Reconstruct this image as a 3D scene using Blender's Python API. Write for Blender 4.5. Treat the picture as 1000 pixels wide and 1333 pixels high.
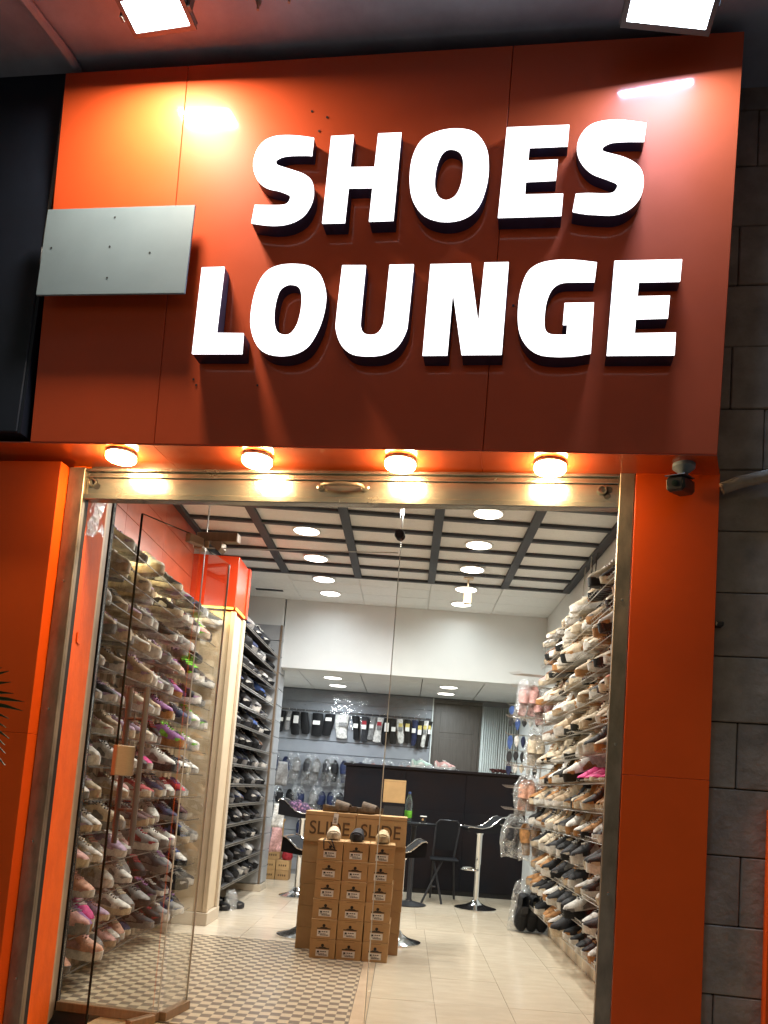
import bpy, bmesh, math, random
from mathutils import Matrix, Vector
R = random.Random(7)
sc = bpy.context.scene
COL = sc.collection
for o in list(bpy.data.objects): bpy.data.objects.remove(o)

# ------------------------------------------------------------------ camera
HC = 1.3
F, PX, PY, PITCH, ROLL, YAW = 1023.1, 527.2, 926.5, 0.09986, 0.07438, -0.00823
cam = bpy.data.cameras.new('camera')
camo = bpy.data.objects.new('camera', cam); COL.objects.link(camo)
cam.sensor_fit = 'HORIZONTAL'; cam.sensor_width = 36.0
cam.lens = 36.0 * F / 1000.0
cam.shift_x = (500 - PX) / 1000.0; cam.shift_y = (PY - 666.5) / 1000.0
cam.clip_start = 0.05; cam.clip_end = 500
_rt = Vector((math.cos(YAW), -math.sin(YAW), 0)); _fh = Vector((math.sin(YAW), math.cos(YAW), 0)); _z = Vector((0, 0, 1))
_f = _fh * math.cos(PITCH) + _z * math.sin(PITCH); _u = -_fh * math.sin(PITCH) + _z * math.cos(PITCH)
_cx = _rt * math.cos(ROLL) + _u * math.sin(ROLL); _cy = -_rt * math.sin(ROLL) + _u * math.cos(ROLL)
camo.matrix_world = Matrix(((_cx.x, _cy.x, -_f.x, 0), (_cx.y, _cy.y, -_f.y, 0), (_cx.z, _cy.z, -_f.z, HC), (0, 0, 0, 1)))
sc.camera = camo

# ------------------------------------------------------------------ night sky, exposure
w = bpy.data.worlds.new('World'); sc.world = w; w.use_nodes = True
nt = w.node_tree; nt.nodes.clear()
sky = nt.nodes.new('ShaderNodeTexSky'); sky.sky_type = 'NISHITA'; sky.sun_disc = False
sky.sun_elevation = math.radians(1.0); sky.sun_rotation = math.radians(0.0)
bg = nt.nodes.new('ShaderNodeBackground'); bg.inputs['Strength'].default_value = 0.14
out = nt.nodes.new('ShaderNodeOutputWorld')
nt.links.new(sky.outputs[0], bg.inputs['Color']); nt.links.new(bg.outputs[0], out.inputs['Surface'])
vs = sc.view_settings
sc.display_settings.display_device = 'sRGB'
vs.view_transform = 'Standard'; vs.look = 'None'; vs.gamma = 1.0; vs.exposure = 0.25; vs.use_curve_mapping = False
cy = sc.cycles
cy.max_bounces = 8; cy.diffuse_bounces = 4; cy.glossy_bounces = 4; cy.transparent_max_bounces = 16; cy.transmission_bounces = 6
cy.sample_clamp_indirect = 4.0; cy.use_denoising = True; cy.caustics_reflective = False; cy.caustics_refractive = False

# ------------------------------------------------------------------ frames
TH, DF = 0.14933, 3.2864
FAC = Matrix.Translation((DF * math.sin(TH), DF * math.cos(TH), 0)) @ Matrix.Rotation(-TH, 4, 'Z')
TILT = 0.0135
SGN = FAC @ Matrix.Translation((-0.8, 0, 2.7)) @ Matrix.Rotation(TILT, 4, 'Y') @ Matrix.Translation((0.8, 0, -2.7))
WLD = Matrix.Identity(4)

# ------------------------------------------------------------------ materials
def mat(name, col, rough=0.5, metal=0.0, var=0.0, scale=8.0, bump=0.0, bscale=60.0, emit=None, estr=0.0, coat=0.0, spec=0.5, rvar=0.0, coatr=0.06, col2=None, stretch=None):
    m = bpy.data.materials.new(name); m.use_nodes = True
    t = m.node_tree; b = t.nodes['Principled BSDF']
    b.inputs['Base Color'].default_value = (*col, 1); b.inputs['Roughness'].default_value = rough
    b.inputs['Metallic'].default_value = metal; b.inputs['Specular IOR Level'].default_value = spec
    if coat: b.inputs['Coat Weight'].default_value = coat; b.inputs['Coat Roughness'].default_value = coatr
    if emit: b.inputs['Emission Color'].default_value = (*emit, 1); b.inputs['Emission Strength'].default_value = estr
    if var or bump or rvar:
        tc = t.nodes.new('ShaderNodeTexCoord'); vec = tc.outputs['Object']
        if stretch:
            mp = t.nodes.new('ShaderNodeMapping'); mp.inputs['Scale'].default_value = stretch
            t.links.new(vec, mp.inputs['Vector']); vec = mp.outputs[0]
        n = t.nodes.new('ShaderNodeTexNoise'); n.inputs['Scale'].default_value = scale; n.inputs['Detail'].default_value = 6; n.inputs['Roughness'].default_value = 0.62
        t.links.new(vec, n.inputs['Vector'])
        if var:
            cr = t.nodes.new('ShaderNodeValToRGB'); e = cr.color_ramp.elements
            e[0].position = 0.32; e[1].position = 0.68
            lo = col2 if col2 else tuple(c * (1 - var) for c in col)
            e[0].color = (*lo, 1); e[1].color = (*[min(1, c * (1 + var * 0.6)) for c in col], 1)
            t.links.new(n.outputs['Fac'], cr.inputs[0]); t.links.new(cr.outputs[0], b.inputs['Base Color'])
        if rvar:
            mr = t.nodes.new('ShaderNodeMapRange'); mr.inputs[1].default_value = 0.3; mr.inputs[2].default_value = 0.7
            mr.inputs[3].default_value = max(0.02, rough - rvar); mr.inputs[4].default_value = rough + rvar
            t.links.new(n.outputs['Fac'], mr.inputs[0]); t.links.new(mr.outputs[0], b.inputs['Roughness'])
        if bump:
            n2 = t.nodes.new('ShaderNodeTexNoise'); n2.inputs['Scale'].default_value = bscale; n2.inputs['Detail'].default_value = 5
            t.links.new(vec, n2.inputs['Vector'])
            bp = t.nodes.new('ShaderNodeBump'); bp.inputs['Strength'].default_value = bump; bp.inputs['Distance'].default_value = 0.01
            t.links.new(n2.outputs['Fac'], bp.inputs['Height']); t.links.new(bp.outputs[0], b.inputs['Normal'])
    return m

def emat(name, col, s):
    m = bpy.data.materials.new(name); m.use_nodes = True; t = m.node_tree; t.nodes.clear()
    e = t.nodes.new('ShaderNodeEmission'); e.inputs[0].default_value = (*col, 1); e.inputs[1].default_value = s
    o = t.nodes.new('ShaderNodeOutputMaterial'); t.links.new(e.outputs[0], o.inputs[0]); return m

def glassmat(name, tint, gl=0.05, rough=0.02, white=0.0, bump=0.0, bscale=14.0, spec=(1, 1, 1), fres=0.8):
    m = bpy.data.materials.new(name); m.use_nodes = True; t = m.node_tree; t.nodes.clear()
    o = t.nodes.new('ShaderNodeOutputMaterial'); tr = t.nodes.new('ShaderNodeBsdfTransparent'); tr.inputs[0].default_value = (*tint, 1)
    g = t.nodes.new('ShaderNodeBsdfGlossy'); g.inputs['Roughness'].default_value = rough; g.inputs[0].default_value = (*spec, 1)
    fr = t.nodes.new('ShaderNodeFresnel'); fr.inputs[0].default_value = 1.35
    ad = t.nodes.new('ShaderNodeMath'); ad.operation = 'MULTIPLY_ADD'; ad.inputs[1].default_value = fres; ad.inputs[2].default_value = gl; ad.use_clamp = True
    t.links.new(fr.outputs[0], ad.inputs[0])
    mx = t.nodes.new('ShaderNodeMixShader'); t.links.new(ad.outputs[0], mx.inputs[0]); t.links.new(tr.outputs[0], mx.inputs[1]); t.links.new(g.outputs[0], mx.inputs[2])
    last = mx
    if white:
        d = t.nodes.new('ShaderNodeBsdfDiffuse'); d.inputs[0].default_value = (0.85, 0.88, 0.9, 1)
        m2 = t.nodes.new('ShaderNodeMixShader'); m2.inputs[0].default_value = white
        t.links.new(mx.outputs[0], m2.inputs[1]); t.links.new(d.outputs[0], m2.inputs[2]); last = m2
    if bump:
        tc = t.nodes.new('ShaderNodeTexCoord'); n = t.nodes.new('ShaderNodeTexNoise'); n.inputs['Scale'].default_value = bscale; n.inputs['Detail'].default_value = 4
        t.links.new(tc.outputs['Object'], n.inputs['Vector'])
        bp = t.nodes.new('ShaderNodeBump'); bp.inputs['Strength'].default_value = bump; bp.inputs['Distance'].default_value = 0.05
        t.links.new(n.outputs['Fac'], bp.inputs['Height']); t.links.new(bp.outputs[0], g.inputs['Normal']); t.links.new(bp.outputs[0], fr.inputs['Normal'])
    t.links.new(last.outputs[0], o.inputs[0]); return m

M = {}
ORG = (0.67, 0.088, 0.022)
M['acp'] = mat('orange_composite_panel', ORG, 0.45, var=0.08, scale=2.2, bump=0.02, bscale=2.2, rvar=0.05, coat=0.42, spec=0.15, coatr=0.10)
M['soffit'] = mat('glossy_orange_soffit', (0.50, 0.075, 0.018), 0.16, var=0.12, scale=3, rvar=0.05, coat=0.6)
M['pillar'] = mat('orange_pillar_panel', (0.76, 0.088, 0.005), 0.40, var=0.08, scale=2, bump=0.02, bscale=6, rvar=0.06, spec=0.3)
M['reveal'] = mat('orange_painted_plaster', (0.86, 0.130, 0.003), 0.7, var=0.08, scale=5, bump=0.2, bscale=35, col2=(0.74, 0.105, 0.003), spec=0.12)
M['fascia'] = mat('orange_laminate', (0.50, 0.10, 0.048), 0.28, var=0.22, scale=4, coat=0.3, stretch=(1, 1, 2.5))
M['cap'] = mat('orange_column_cladding', (0.70, 0.06, 0.014), 0.25, var=0.06, scale=3, coat=0.4)
M['galv'] = mat('galvanised_steel', (0.37, 0.345, 0.29), 0.25, 0.85, var=0.10, scale=9, rvar=0.03)
M['rail'] = mat('dull_guide_rail_steel', (0.30, 0.25, 0.19), 0.42, 0.7, var=0.35, scale=14, rvar=0.12, bump=0.08, bscale=60, stretch=(1, 1, .4))
M['black'] = mat('black_gasket', (0.012, 0.011, 0.012), 0.6)
M['navy'] = mat('dark_blue_board', (0.010, 0.014, 0.026), 0.42, var=0.3, scale=3)
M['bronze'] = mat('bronze_door_frame', (0.33, 0.215, 0.125), 0.4, 0.25, var=0.18, scale=10, rvar=0.1, stretch=(6, 6, .5))
M['bronzelight'] = mat('worn_bronze_edge', (0.55, 0.36, 0.18), 0.4, 0.3, var=0.25, scale=20)
M['brass'] = mat('brushed_brass_fitting', (0.43, 0.335, 0.22), 0.36, 0.25, var=0.12, scale=30, stretch=(1, 1, 20))
M['chrome'] = mat('polished_chrome', (0.72, 0.72, 0.72), 0.10, 1.0, rvar=0.05, scale=10)
M['plate'] = mat('pale_grey_metal_plate', (0.225, 0.295, 0.345), 0.5, 0.0, var=0.06, scale=4, rvar=0.05)
M['stone'] = [mat('rough_limestone', c, 0.9, var=0.22, scale=9, bump=0.55, bscale=30, col2=tuple(x * .7 for x in c)) for c in ((0.34, 0.265, 0.20), (0.325, 0.25, 0.19), (0.355, 0.28, 0.21))]
M['mortar'] = mat('dark_mortar', (0.06, 0.05, 0.04), 0.95)
M['slab'] = mat('painted_concrete_soffit', (0.33, 0.36, 0.43), 0.85, var=0.22, scale=3, bump=0.2, bscale=20)
M['street'] = mat('street_paving', (0.30, 0.29, 0.28), 0.8, var=0.3, scale=5, bump=0.3, bscale=30)
M['sill'] = mat('beige_threshold_tile', (0.52, 0.38, 0.22), 0.3, var=0.15, scale=6, rvar=0.08)
M['letter'] = emat('lit_letter_face', (1.0, 0.97, 0.98), 2.6)
M['return'] = mat('dark_blue_letter_return', (0.018, 0.017, 0.045), 0.45)
M['flood'] = emat('flood_lamp_glass', (0.93, 0.97, 1.0), 24)
M['floodR'] = emat('cool_flood_lamp_glass', (0.80, 0.90, 1.0), 24)
M['cast'] = mat('cast_aluminium_grey', (0.16, 0.15, 0.15), 0.5, 0.4)
M['warm'] = emat('warm_lamp_diffuser', (1.0, 0.66, 0.31), 190)
M['lampring'] = mat('white_lamp_ring', (0.75, 0.72, 0.68), 0.4)
M['down'] = emat('downlight_diffuser', (1.0, 0.96, 0.90), 6)
M['downw'] = emat('warm_downlight_diffuser', (1.0, 0.90, 0.78), 6)
M['led'] = emat('yellow_led_strip', (1.0, 0.72, 0.12), 3.0)
M['ceil'] = mat('mineral_ceiling_tile', (0.74, 0.755, 0.745), 0.9, var=0.05, scale=30, bump=0.15, bscale=160)
M['beam'] = mat('charcoal_ceiling_beam', (0.030, 0.034, 0.042), 0.6)
M['void'] = mat('ceiling_void_dark', (0.10, 0.10, 0.10), 0.9)
M['white'] = mat('white_plaster', (0.72, 0.74, 0.73), 0.85, var=0.04, scale=3, bump=0.08, bscale=30)
M['cream'] = mat('cream_column_paint', (0.62, 0.50, 0.34), 0.5, var=0.08, scale=6, bump=0.05)
M['tile'] = [mat('cream_floor_tile', c, 0.16, var=0.07, scale=5, rvar=0.06, stretch=(1, 3, 1)) for c in ((0.66, 0.57, 0.44), (0.645, 0.555, 0.425), (0.675, 0.585, 0.455))]
M['grout'] = mat('grey_grout', (0.20, 0.18, 0.15), 0.9)
M['strip'] = mat('beige_border_tile', (0.60, 0.47, 0.33), 0.22, var=0.08, scale=6, rvar=0.06)
M['slatg'] = mat('grey_slatwall_board', (0.34, 0.35, 0.36), 0.4, var=0.06, scale=4, coat=0.2)
M['slatback'] = mat('blue_grey_slatwall', (0.25, 0.27, 0.30), 0.33, var=0.1, scale=4, coat=0.3)
M['groove'] = mat('dark_groove_metal', (0.10, 0.085, 0.07), 0.5, 0.4)
M['trim'] = mat('bronze_aluminium_trim', (0.27, 0.20, 0.14), 0.4, 0.6)
M['skirt'] = mat('cream_skirting', (0.56, 0.48, 0.37), 0.4)
M['wdark'] = mat('taupe_wall_strip', (0.34, 0.26, 0.19), 0.55, var=0.12, scale=10)
M['wlight'] = mat('sand_wall_strip', (0.62, 0.50, 0.36), 0.5, var=0.10, scale=10)
M['ctr'] = mat('black_counter_laminate', (0.006, 0.007, 0.010), 0.6, var=0.5, scale=2.2, spec=0.12, col2=(0.016, 0.010, 0.010))
M['door'] = mat('dark_wood_door', (0.075, 0.066, 0.058), 0.5, var=0.2, scale=6, stretch=(6, 6, .6))
M['curtain'] = mat('pale_curtain', (0.62, 0.66, 0.65), 0.8, var=0.06, scale=10)
M['card'] = mat('brown_cardboard', (0.46, 0.285, 0.125), 0.8, var=0.10, scale=9, bump=0.08, bscale=60)
M['card2'] = mat('darker_cardboard', (0.38, 0.23, 0.10), 0.8, var=0.12, scale=7, bump=0.08, bscale=60)
M['ink'] = mat('black_print', (0.012, 0.012, 0.014), 0.7)
M['brownink'] = mat('brown_print', (0.10, 0.055, 0.025), 0.8)
M['paper'] = mat('white_label_paper', (0.74, 0.72, 0.68), 0.7, var=0.04, scale=30)
M['leather'] = mat('black_leatherette', (0.010, 0.010, 0.012), 0.6, bump=0.1, bscale=80, spec=0.12)
M['dkmetal'] = mat('dark_powder_coat', (0.03, 0.03, 0.034), 0.4, 0.3)
M['wire'] = mat('zinc_wire', (0.55, 0.52, 0.47), 0.3, 0.9)
M['shelfclear'] = glassmat('clear_acrylic_shelf', (0.98, 0.98, 0.975), 0.02, fres=0.15)
M['shelfdark'] = mat('dark_shelf_board', (0.030, 0.027, 0.025), 0.4)
M['glass'] = glassmat('shop_glass', (0.97, 0.975, 0.96), 0.008, 0.0, fres=0.26)
M['gedge'] = mat('dark_green_glass_edge', (0.006, 0.016, 0.013), 0.5, spec=0.15)
M['gedgel'] = mat('bright_glass_edge', (0.55, 0.58, 0.55), 0.2)
M['poly'] = glassmat('crumpled_clear_plastic', (0.95, 0.96, 0.97), 0.07, 0.14, white=0.045, bump=1.0, bscale=30, fres=0.7)
M['polyf'] = glassmat('shrink_wrap_film', (0.95, 0.96, 0.97), 0.06, 0.10, white=0.06, bump=0.9, bscale=5)
M['leaf'] = mat('palm_leaf', (0.065, 0.085, 0.025), 0.55, var=0.25, scale=12)

# ------------------------------------------------------------------ mesh builder
class MB:
    def __init__(s): s.v = []; s.f = []
    def add(s, vs, fs):
        n = len(s.v); s.v += [tuple(p) for p in vs]; s.f += [tuple(i + n for i in f) for f in fs]; return s
    def box(s, x0, y0, z0, x1, y1, z1):
        return s.add([(x0, y0, z0), (x1, y0, z0), (x1, y1, z0), (x0, y1, z0), (x0, y0, z1), (x1, y0, z1), (x1, y1, z1), (x0, y1, z1)],
                     [(0, 3, 2, 1), (4, 5, 6, 7), (0, 1, 5, 4), (1, 2, 6, 5), (2, 3, 7, 6), (3, 0, 4, 7)])
    def bbox(s, x0, y0, z0, x1, y1, z1, b=0.004):
        """box with chamfered edges"""
        bm = bmesh.new()
        bmesh.ops.create_cube(bm, size=1.0)
        for v in bm.verts:
            v.co = Vector(((x0 + x1) / 2 + v.co.x * (x1 - x0), (y0 + y1) / 2 + v.co.y * (y1 - y0), (z0 + z1) / 2 + v.co.z * (z1 - z0)))
        bmesh.ops.bevel(bm, geom=list(bm.edges), offset=b, segments=1, affect='EDGES')
        bm.verts.index_update()
        s.add([v.co[:] for v in bm.verts], [[v.index for v in f.verts] for f in bm.faces]); bm.free(); return s
    def prism(s, pts, a, b, axis='z'):
        """polygon pts in the two other axes extruded a..b along axis"""
        n = len(pts)
        def P(p, t):
            return {'z': (p[0], p[1], t), 'y': (p[0], t, p[1]), 'x': (t, p[0], p[1])}[axis]
        vs = [P(p, a) for p in pts] + [P(p, b) for p in pts]
        fs = [tuple(range(n))[::-1], tuple(range(n, 2 * n))] + [(i, (i + 1) % n, n + (i + 1) % n, n + i) for i in range(n)]
        return s.add(vs, fs)
    def tube(s, pts, r, n=8, cap=True):
        pts = [Vector(p) for p in pts]; rings = []
        rs = r if isinstance(r, (list, tuple)) else [r] * len(pts)
        for i, p in enumerate(pts):
            d = (pts[min(i + 1, len(pts) - 1)] - pts[max(i - 1, 0)]).normalized()
            a = d.orthogonal().normalized() if i == 0 else (pa - d * pa.dot(d)).normalized()
            pa = a; b = d.cross(a)
            rings.append([p + (a * math.cos(2 * math.pi * k / n) + b * math.sin(2 * math.pi * k / n)) * rs[i] for k in range(n)])
        vs = [q for rg in rings for q in rg]; fs = []
        for i in range(len(pts) - 1):
            for k in range(n): fs.append((i * n + k, i * n + (k + 1) % n, (i + 1) * n + (k + 1) % n, (i + 1) * n + k))
        if cap: fs += [tuple(range(n))[::-1], tuple(range((len(pts) - 1) * n, len(pts) * n))]
        return s.add(vs, fs)
    def lathe(s, prof, n=20, c=(0, 0), axis='z'):
        vs = []; fs = []
        for r, z in prof:
            for k in range(n):
                a = 2 * math.pi * k / n; x, y = r * math.cos(a), r * math.sin(a)
                vs.append((c[0] + x, c[1] + y, z) if axis == 'z' else ((c[0] + x, z, c[1] + y) if axis == 'y' else (z, c[0] + x, c[1] + y)))
        for i in range(len(prof) - 1):
            for k in range(n): fs.append((i * n + k, i * n + (k + 1) % n, (i + 1) * n + (k + 1) % n, (i + 1) * n + k))
        fs.append(tuple(range(n))[::-1]); fs.append(tuple(range((len(prof) - 1) * n, len(prof) * n)))
        return s.add(vs, fs)
    def grid(s, fn, nu, nv):
        vs = [fn(i / nu, j / nv) for j in range(nv + 1) for i in range(nu + 1)]
        fs = [(j * (nu + 1) + i, j * (nu + 1) + i + 1, (j + 1) * (nu + 1) + i + 1, (j + 1) * (nu + 1) + i) for j in range(nv) for i in range(nu)]
        return s.add(vs, fs)
    def warp(s, fn): s.v = [tuple(fn(*p)) for p in s.v]; return s
    def mesh(s, name, smooth=False):
        me = bpy.data.meshes.new(name); me.from_pydata(s.v, [], s.f); me.update()
        if smooth:
            me.polygons.foreach_set('use_smooth', [True] * len(me.polygons))
            try: me.set_sharp_from_angle(angle=math.radians(42))
            except Exception: pass
        return me

ORIG = {}
def link(o, parent=None):
    COL.objects.link(o)
    if parent is not None: o.parent = parent
    return o
def tag(o, label=None, cat=None, group=None, kind=None):
    if label: o['label'] = label
    if cat: o['category'] = cat
    if group: o['group'] = group
    if kind: o['kind'] = kind
    return o
def thing(name, label, cat, loc=(0, 0, 0), frame=WLD, group=None, kind=None):
    o = bpy.data.objects.new(name, None); o.empty_display_size = 0.1
    o.matrix_world = frame @ Matrix.Translation(loc); link(o)
    ORIG[o.name] = Vector(loc)
    return tag(o, label, cat, group, kind)
def part(name, mb, m, parent, smooth=False, label=None):
    """mb in the frame the thing was placed in"""
    off = ORIG.get(parent.name)
    if off is not None: mb.v = [(p[0] - off.x, p[1] - off.y, p[2] - off.z) for p in mb.v]
    me = mb.mesh(name, smooth)
    o = bpy.data.objects.new(name, me); me.materials.append(m); link(o, parent)
    if off is None: pass
    # a sub-part's parent is a mesh part: its coordinates are those of the thing already, shifted the same way
    ORIG[o.name] = off
    if label: o['label'] = label
    return o
def solo(name, mb, m, label, cat, frame=WLD, loc=(0, 0, 0), group=None, kind=None, smooth=False):
    mb.v = [(p[0] - loc[0], p[1] - loc[1], p[2] - loc[2]) for p in mb.v]
    me = mb.mesh(name, smooth); o = bpy.data.objects.new(name, me); me.materials.append(m)
    o.matrix_world = frame @ Matrix.Translation(loc); link(o)
    ORIG[o.name] = Vector(loc)
    return tag(o, label, cat, group, kind)
def shared(name, me, m, parent, loc=(0, 0, 0), rot=None, scale=None):
    """piece sharing mesh data, its own material on the object"""
    o = bpy.data.objects.new(name, me)
    if not me.materials: me.materials.append(None)
    o.material_slots[0].link = 'OBJECT'; o.material_slots[0].material = m
    link(o, parent); o.location = loc
    if rot: o.rotation_euler = rot
    if scale: o.scale = scale
    return o
def copy_tree(o, parent=None):
    c = o.copy(); COL.objects.link(c)
    if parent is not None:
        c.parent = parent; c.matrix_parent_inverse = o.matrix_parent_inverse.copy()
    for ch in list(o.children): copy_tree(ch, c)
    return c
def area(name, loc, size, power, col, direction, frame=WLD, shape='DISK', sy=None, spread=None):
    l = bpy.data.lights.new(name, 'AREA'); l.shape = shape; l.size = size
    if sy: l.size_y = sy
    l.energy = power; l.color = col
    if spread: l.spread = spread
    o = bpy.data.objects.new(name, l); link(o)
    d = Vector(direction).normalized()
    q = d.to_track_quat('-Z', 'Y').to_matrix().to_4x4()
    o.matrix_world = frame @ Matrix.Translation(loc) @ q
    return o
ORD = ['zeroth', 'first', 'second', 'third', 'fourth', 'fifth', 'sixth', 'seventh', 'eighth', 'ninth', 'tenth', 'eleventh', 'twelfth', 'thirteenth', 'fourteenth', 'fifteenth', 'sixteenth', 'seventeenth', 'eighteenth', 'nineteenth', 'twentieth', 'twenty-first']

# =================================================================== STREET AND FACADE
solo('street', MB().box(-60, -60, -0.32, 60, 0.08, -0.15), M['street'], 'dark street paving in front of the shop', 'street', FAC, kind='structure')
solo('threshold', MB().box(-2.14, 0.06, -0.2, 0.42, 0.742, -0.002), M['sill'], 'beige tiled threshold under the glass shopfront', 'threshold', FAC, kind='structure')
solo('step', MB().box(-3.2, -0.30, -0.2, 1.2, 0.058, -0.075), M['sill'], 'beige stone step before the shop opening', 'step', FAC, kind='structure')
# unseen wall behind the sign, put in to block outside light
solo('wall', MB().box(-3.6, 0.13, 2.76, 1.0, 0.33, 4.9), M['slab'], 'rough wall hidden behind the orange sign', 'wall', FAC, kind='structure')

# pillars
def pillar(name, label, x0, x1, yf, seam):
    t = thing(name, label, 'pillar', ((x0 + x1) / 2, yf + .1, -0.15), FAC, 'orange clad pillars of the shopfront')
    part('panel', MB().bbox(x0, yf, -0.15, x1, yf + .26, seam - .0008, .001), M['pillar'], t)
    part('panel', MB().bbox(x0, yf, seam + .0008, x1, yf + .26, 2.70, .001), M['pillar'], t)
    part('core', MB().box(x0 + .02, yf + .02, -0.15, x1 - .02, yf + .24, 2.69), M['reveal'], t)
    return t
pillar('clad_pillar', 'orange clad pillar between the dark blue board and the shutter guide', -2.80, -2.212, -0.065, 1.43)
pillar('clad_pillar', 'orange clad pillar beside the rough stone wall, under the security camera', 0.386, 0.722, -0.004, 1.43)

# guide rails
def guide(x0, x1, label):
    t = thing('shutter_guide', label, 'shutter guide', ((x0 + x1) / 2, 0.03, -0.1), FAC, 'steel guides of the roller shutter')
    m = MB()
    m.bbox(x0, 0.0, -0.1, x1, 0.012, 2.70, .002)
    m.box(x0, 0.012, -0.1, x0 + .008, 0.030, 2.70); m.box(x1 - .008, 0.012, -0.1, x1, 0.030, 2.70)
    part('channel', m, M['rail'], t)
    part('gap_strip', MB().box(x0 + .002, 0.031, -0.1, x1 - .002, 0.06, 2.70), M['black'], t)  # plain black strip filling the gap behind the guide
    for z in (.35, .95, 1.55, 2.15):
        part('screw', MB().lathe([(.006, -.002), (.006, -.0045), (.003, -.006)], 8, ((x0 + x1) / 2, z), 'y'), M['galv'], t)
guide(-2.208, -2.128, 'worn steel shutter guide next to the bright orange reveal')
guide(0.322, 0.382, 'worn steel shutter guide against the pillar under the security camera')

# reveal: orange plaster with bronze frame
t = thing('door_reveal', 'orange painted plaster reveal between shutter guide and glass shopfront', 'reveal', (-2.2, .3, -.02), FAC)
part('plaster', MB().prism([(-2.140, .065), (-2.335, .56), (-2.6, .56), (-2.6, .135), (-2.23, .135), (-2.23, .065)], -.05, 2.9, 'z'), M['reveal'], t)
part('corner_bead', MB().prism([(-2.330, .548), (-2.352, .60), (-2.36, .60), (-2.338, .548)], -.02, 2.9, 'z'), M['bronzelight'], t)
part('frame_post', MB().prism([(-2.352, .60), (-2.405, .725), (-2.5, .725), (-2.5, .60)], -.02, 2.9, 'z'), M['bronze'], t)
part('lock_plate', MB().prism([(-2.1745, .172), (-2.205, .247), (-2.208, .246), (-2.1775, .171)], 1.895, 1.945, 'z'), M['reveal'], t)
# a torn shiny film at the reveal's top
ff = MB().grid(lambda u, v: (-2.155 - .15 * u + .012 * math.sin(9 * u + 5 * v), .115 + .37 * u + .0 * v - .006 * math.sin(13 * v), 2.70 - .30 * v * (1 - .45 * u) + .01 * math.sin(17 * u)), 10, 8)
for i, p in enumerate(ff.v): ff.v[i] = (p[0] + R.uniform(.002, .012), p[1] - R.uniform(.002, .01), p[2] + R.uniform(-.006, .006))
solo('torn_film', ff, M['poly'], 'scrap of shiny plastic film stuck at the top of the orange reveal', 'film', FAC, (-2.2, .25, 2.5))

# shutter bottom bar, rolled up
t = thing('roller_shutter', 'rolled up galvanised roller shutter with handle and lock holes', 'roller shutter', (-.9, .04, 2.55), FAC)
part('bottom_bar', MB().bbox(-2.126, 0.020, 2.578, 0.320, 0.052, 2.655, .002), M['galv'], t)
part('bottom_lip', MB().bbox(-2.126, 0.006, 2.548, 0.320, 0.060, 2.577, .004), M['galv'], t)
for y_, za, zb in ((.012, 2.657, 2.668), (.020, 2.669, 2.684), (.006, 2.685, 2.699)): part('shutter_slat', MB().bbox(-2.126, y_, za, .320, .05, zb, .002), M['galv'], t)
m = MB(); hp = [(-.975, .02, 2.625), (-.97, -.012, 2.625), (-.955, -.026, 2.624), (-.90, -.034, 2.623), (-.86, -.034, 2.623), (-.805, -.026, 2.624), (-.79, -.012, 2.625), (-.785, .02, 2.625)]
h = part('handle', MB().tube(hp, [.007, .007, .008, .0095, .0095, .008, .007, .007], 10), M['rail'], t, True)
for x in (-.982, -.778): part('handle_foot', MB().lathe([(.018, .02), (.018, .014), (.012, .010)], 14, (x, 2.625), 'y'), M['galv'], h, True)
for hs in ([(-2.082, 2.636, 1), (-2.068, 2.615, 0)], [(.262, 2.634, 1), (.279, 2.632, 0), (.272, 2.605, 0)]):
    for x, z, ring in hs:
        part('lock_hole', MB().lathe([(.015, .0195), (.015, .0185)], 16, (x, z), 'y'), M['black'], t)
        if ring: part('lock_ring', MB().lathe([(.021, .0196), (.021, .013), (.015, .012), (.014, .019)], 16, (x - .012, z - .004), 'y'), M['galv'], t, True)
part('shutter_curtain', MB().box(-2.126, .062, 2.60, .320, .10, 2.9), M['galv'], t)

# soffit with four warm lamps
so = thing('soffit', 'glossy orange soffit under the sign holding four round lamps', 'soffit', (-.9, -.1, 2.70), SGN)
for pg in ([(-2.80, -.187), (-1.70, -.187), (-1.70, .125), (-2.80, .125)], [(-1.698, -.187), (-.262, -.187), (-.262, .125), (-1.698, .125)], [(-.260, -.187), (.668, -.187), (.716, -.02), (.716, .125), (-.260, .125)]):
    part('panel', MB().prism(pg, 2.7125, 2.7168, 'z'), M['soffit'], so)
LABL = ['round warm lamp under the soffit, next to the sign\'s end by the dark board', 'round warm lamp under the soffit, above the gap between glass door and handle',
        'round warm lamp under the soffit, just past the shutter handle', 'round warm lamp under the soffit, next to the security camera']
lamp0 = None
for i, (x, y) in enumerate(((-1.891, -.105), (-1.249, -.095), (-.607, -.092), (.027, -.092))):
    if lamp0 is None:
        lamp0 = thing('ceiling_lamp', LABL[0], 'lamp', (x, y, 2.698), SGN, 'round lamps along the soffit')
        part('base_ring', MB().lathe([(.062, 2.7120), (.067, 2.706), (.067, 2.698), (.062, 2.696)], 28, (x, y)), M['lampring'], lamp0, True)
        part('diffuser', MB().lathe([(.063, 2.6955), (.066, 2.690), (.066, 2.682), (.060, 2.674), (.044, 2.671)], 28, (x, y)), M['warm'], lamp0, True)
    else:
        c = copy_tree(lamp0); c.matrix_world = SGN @ Matrix.Translation((x, y, 2.698)); c['label'] = LABL[i]

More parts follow.
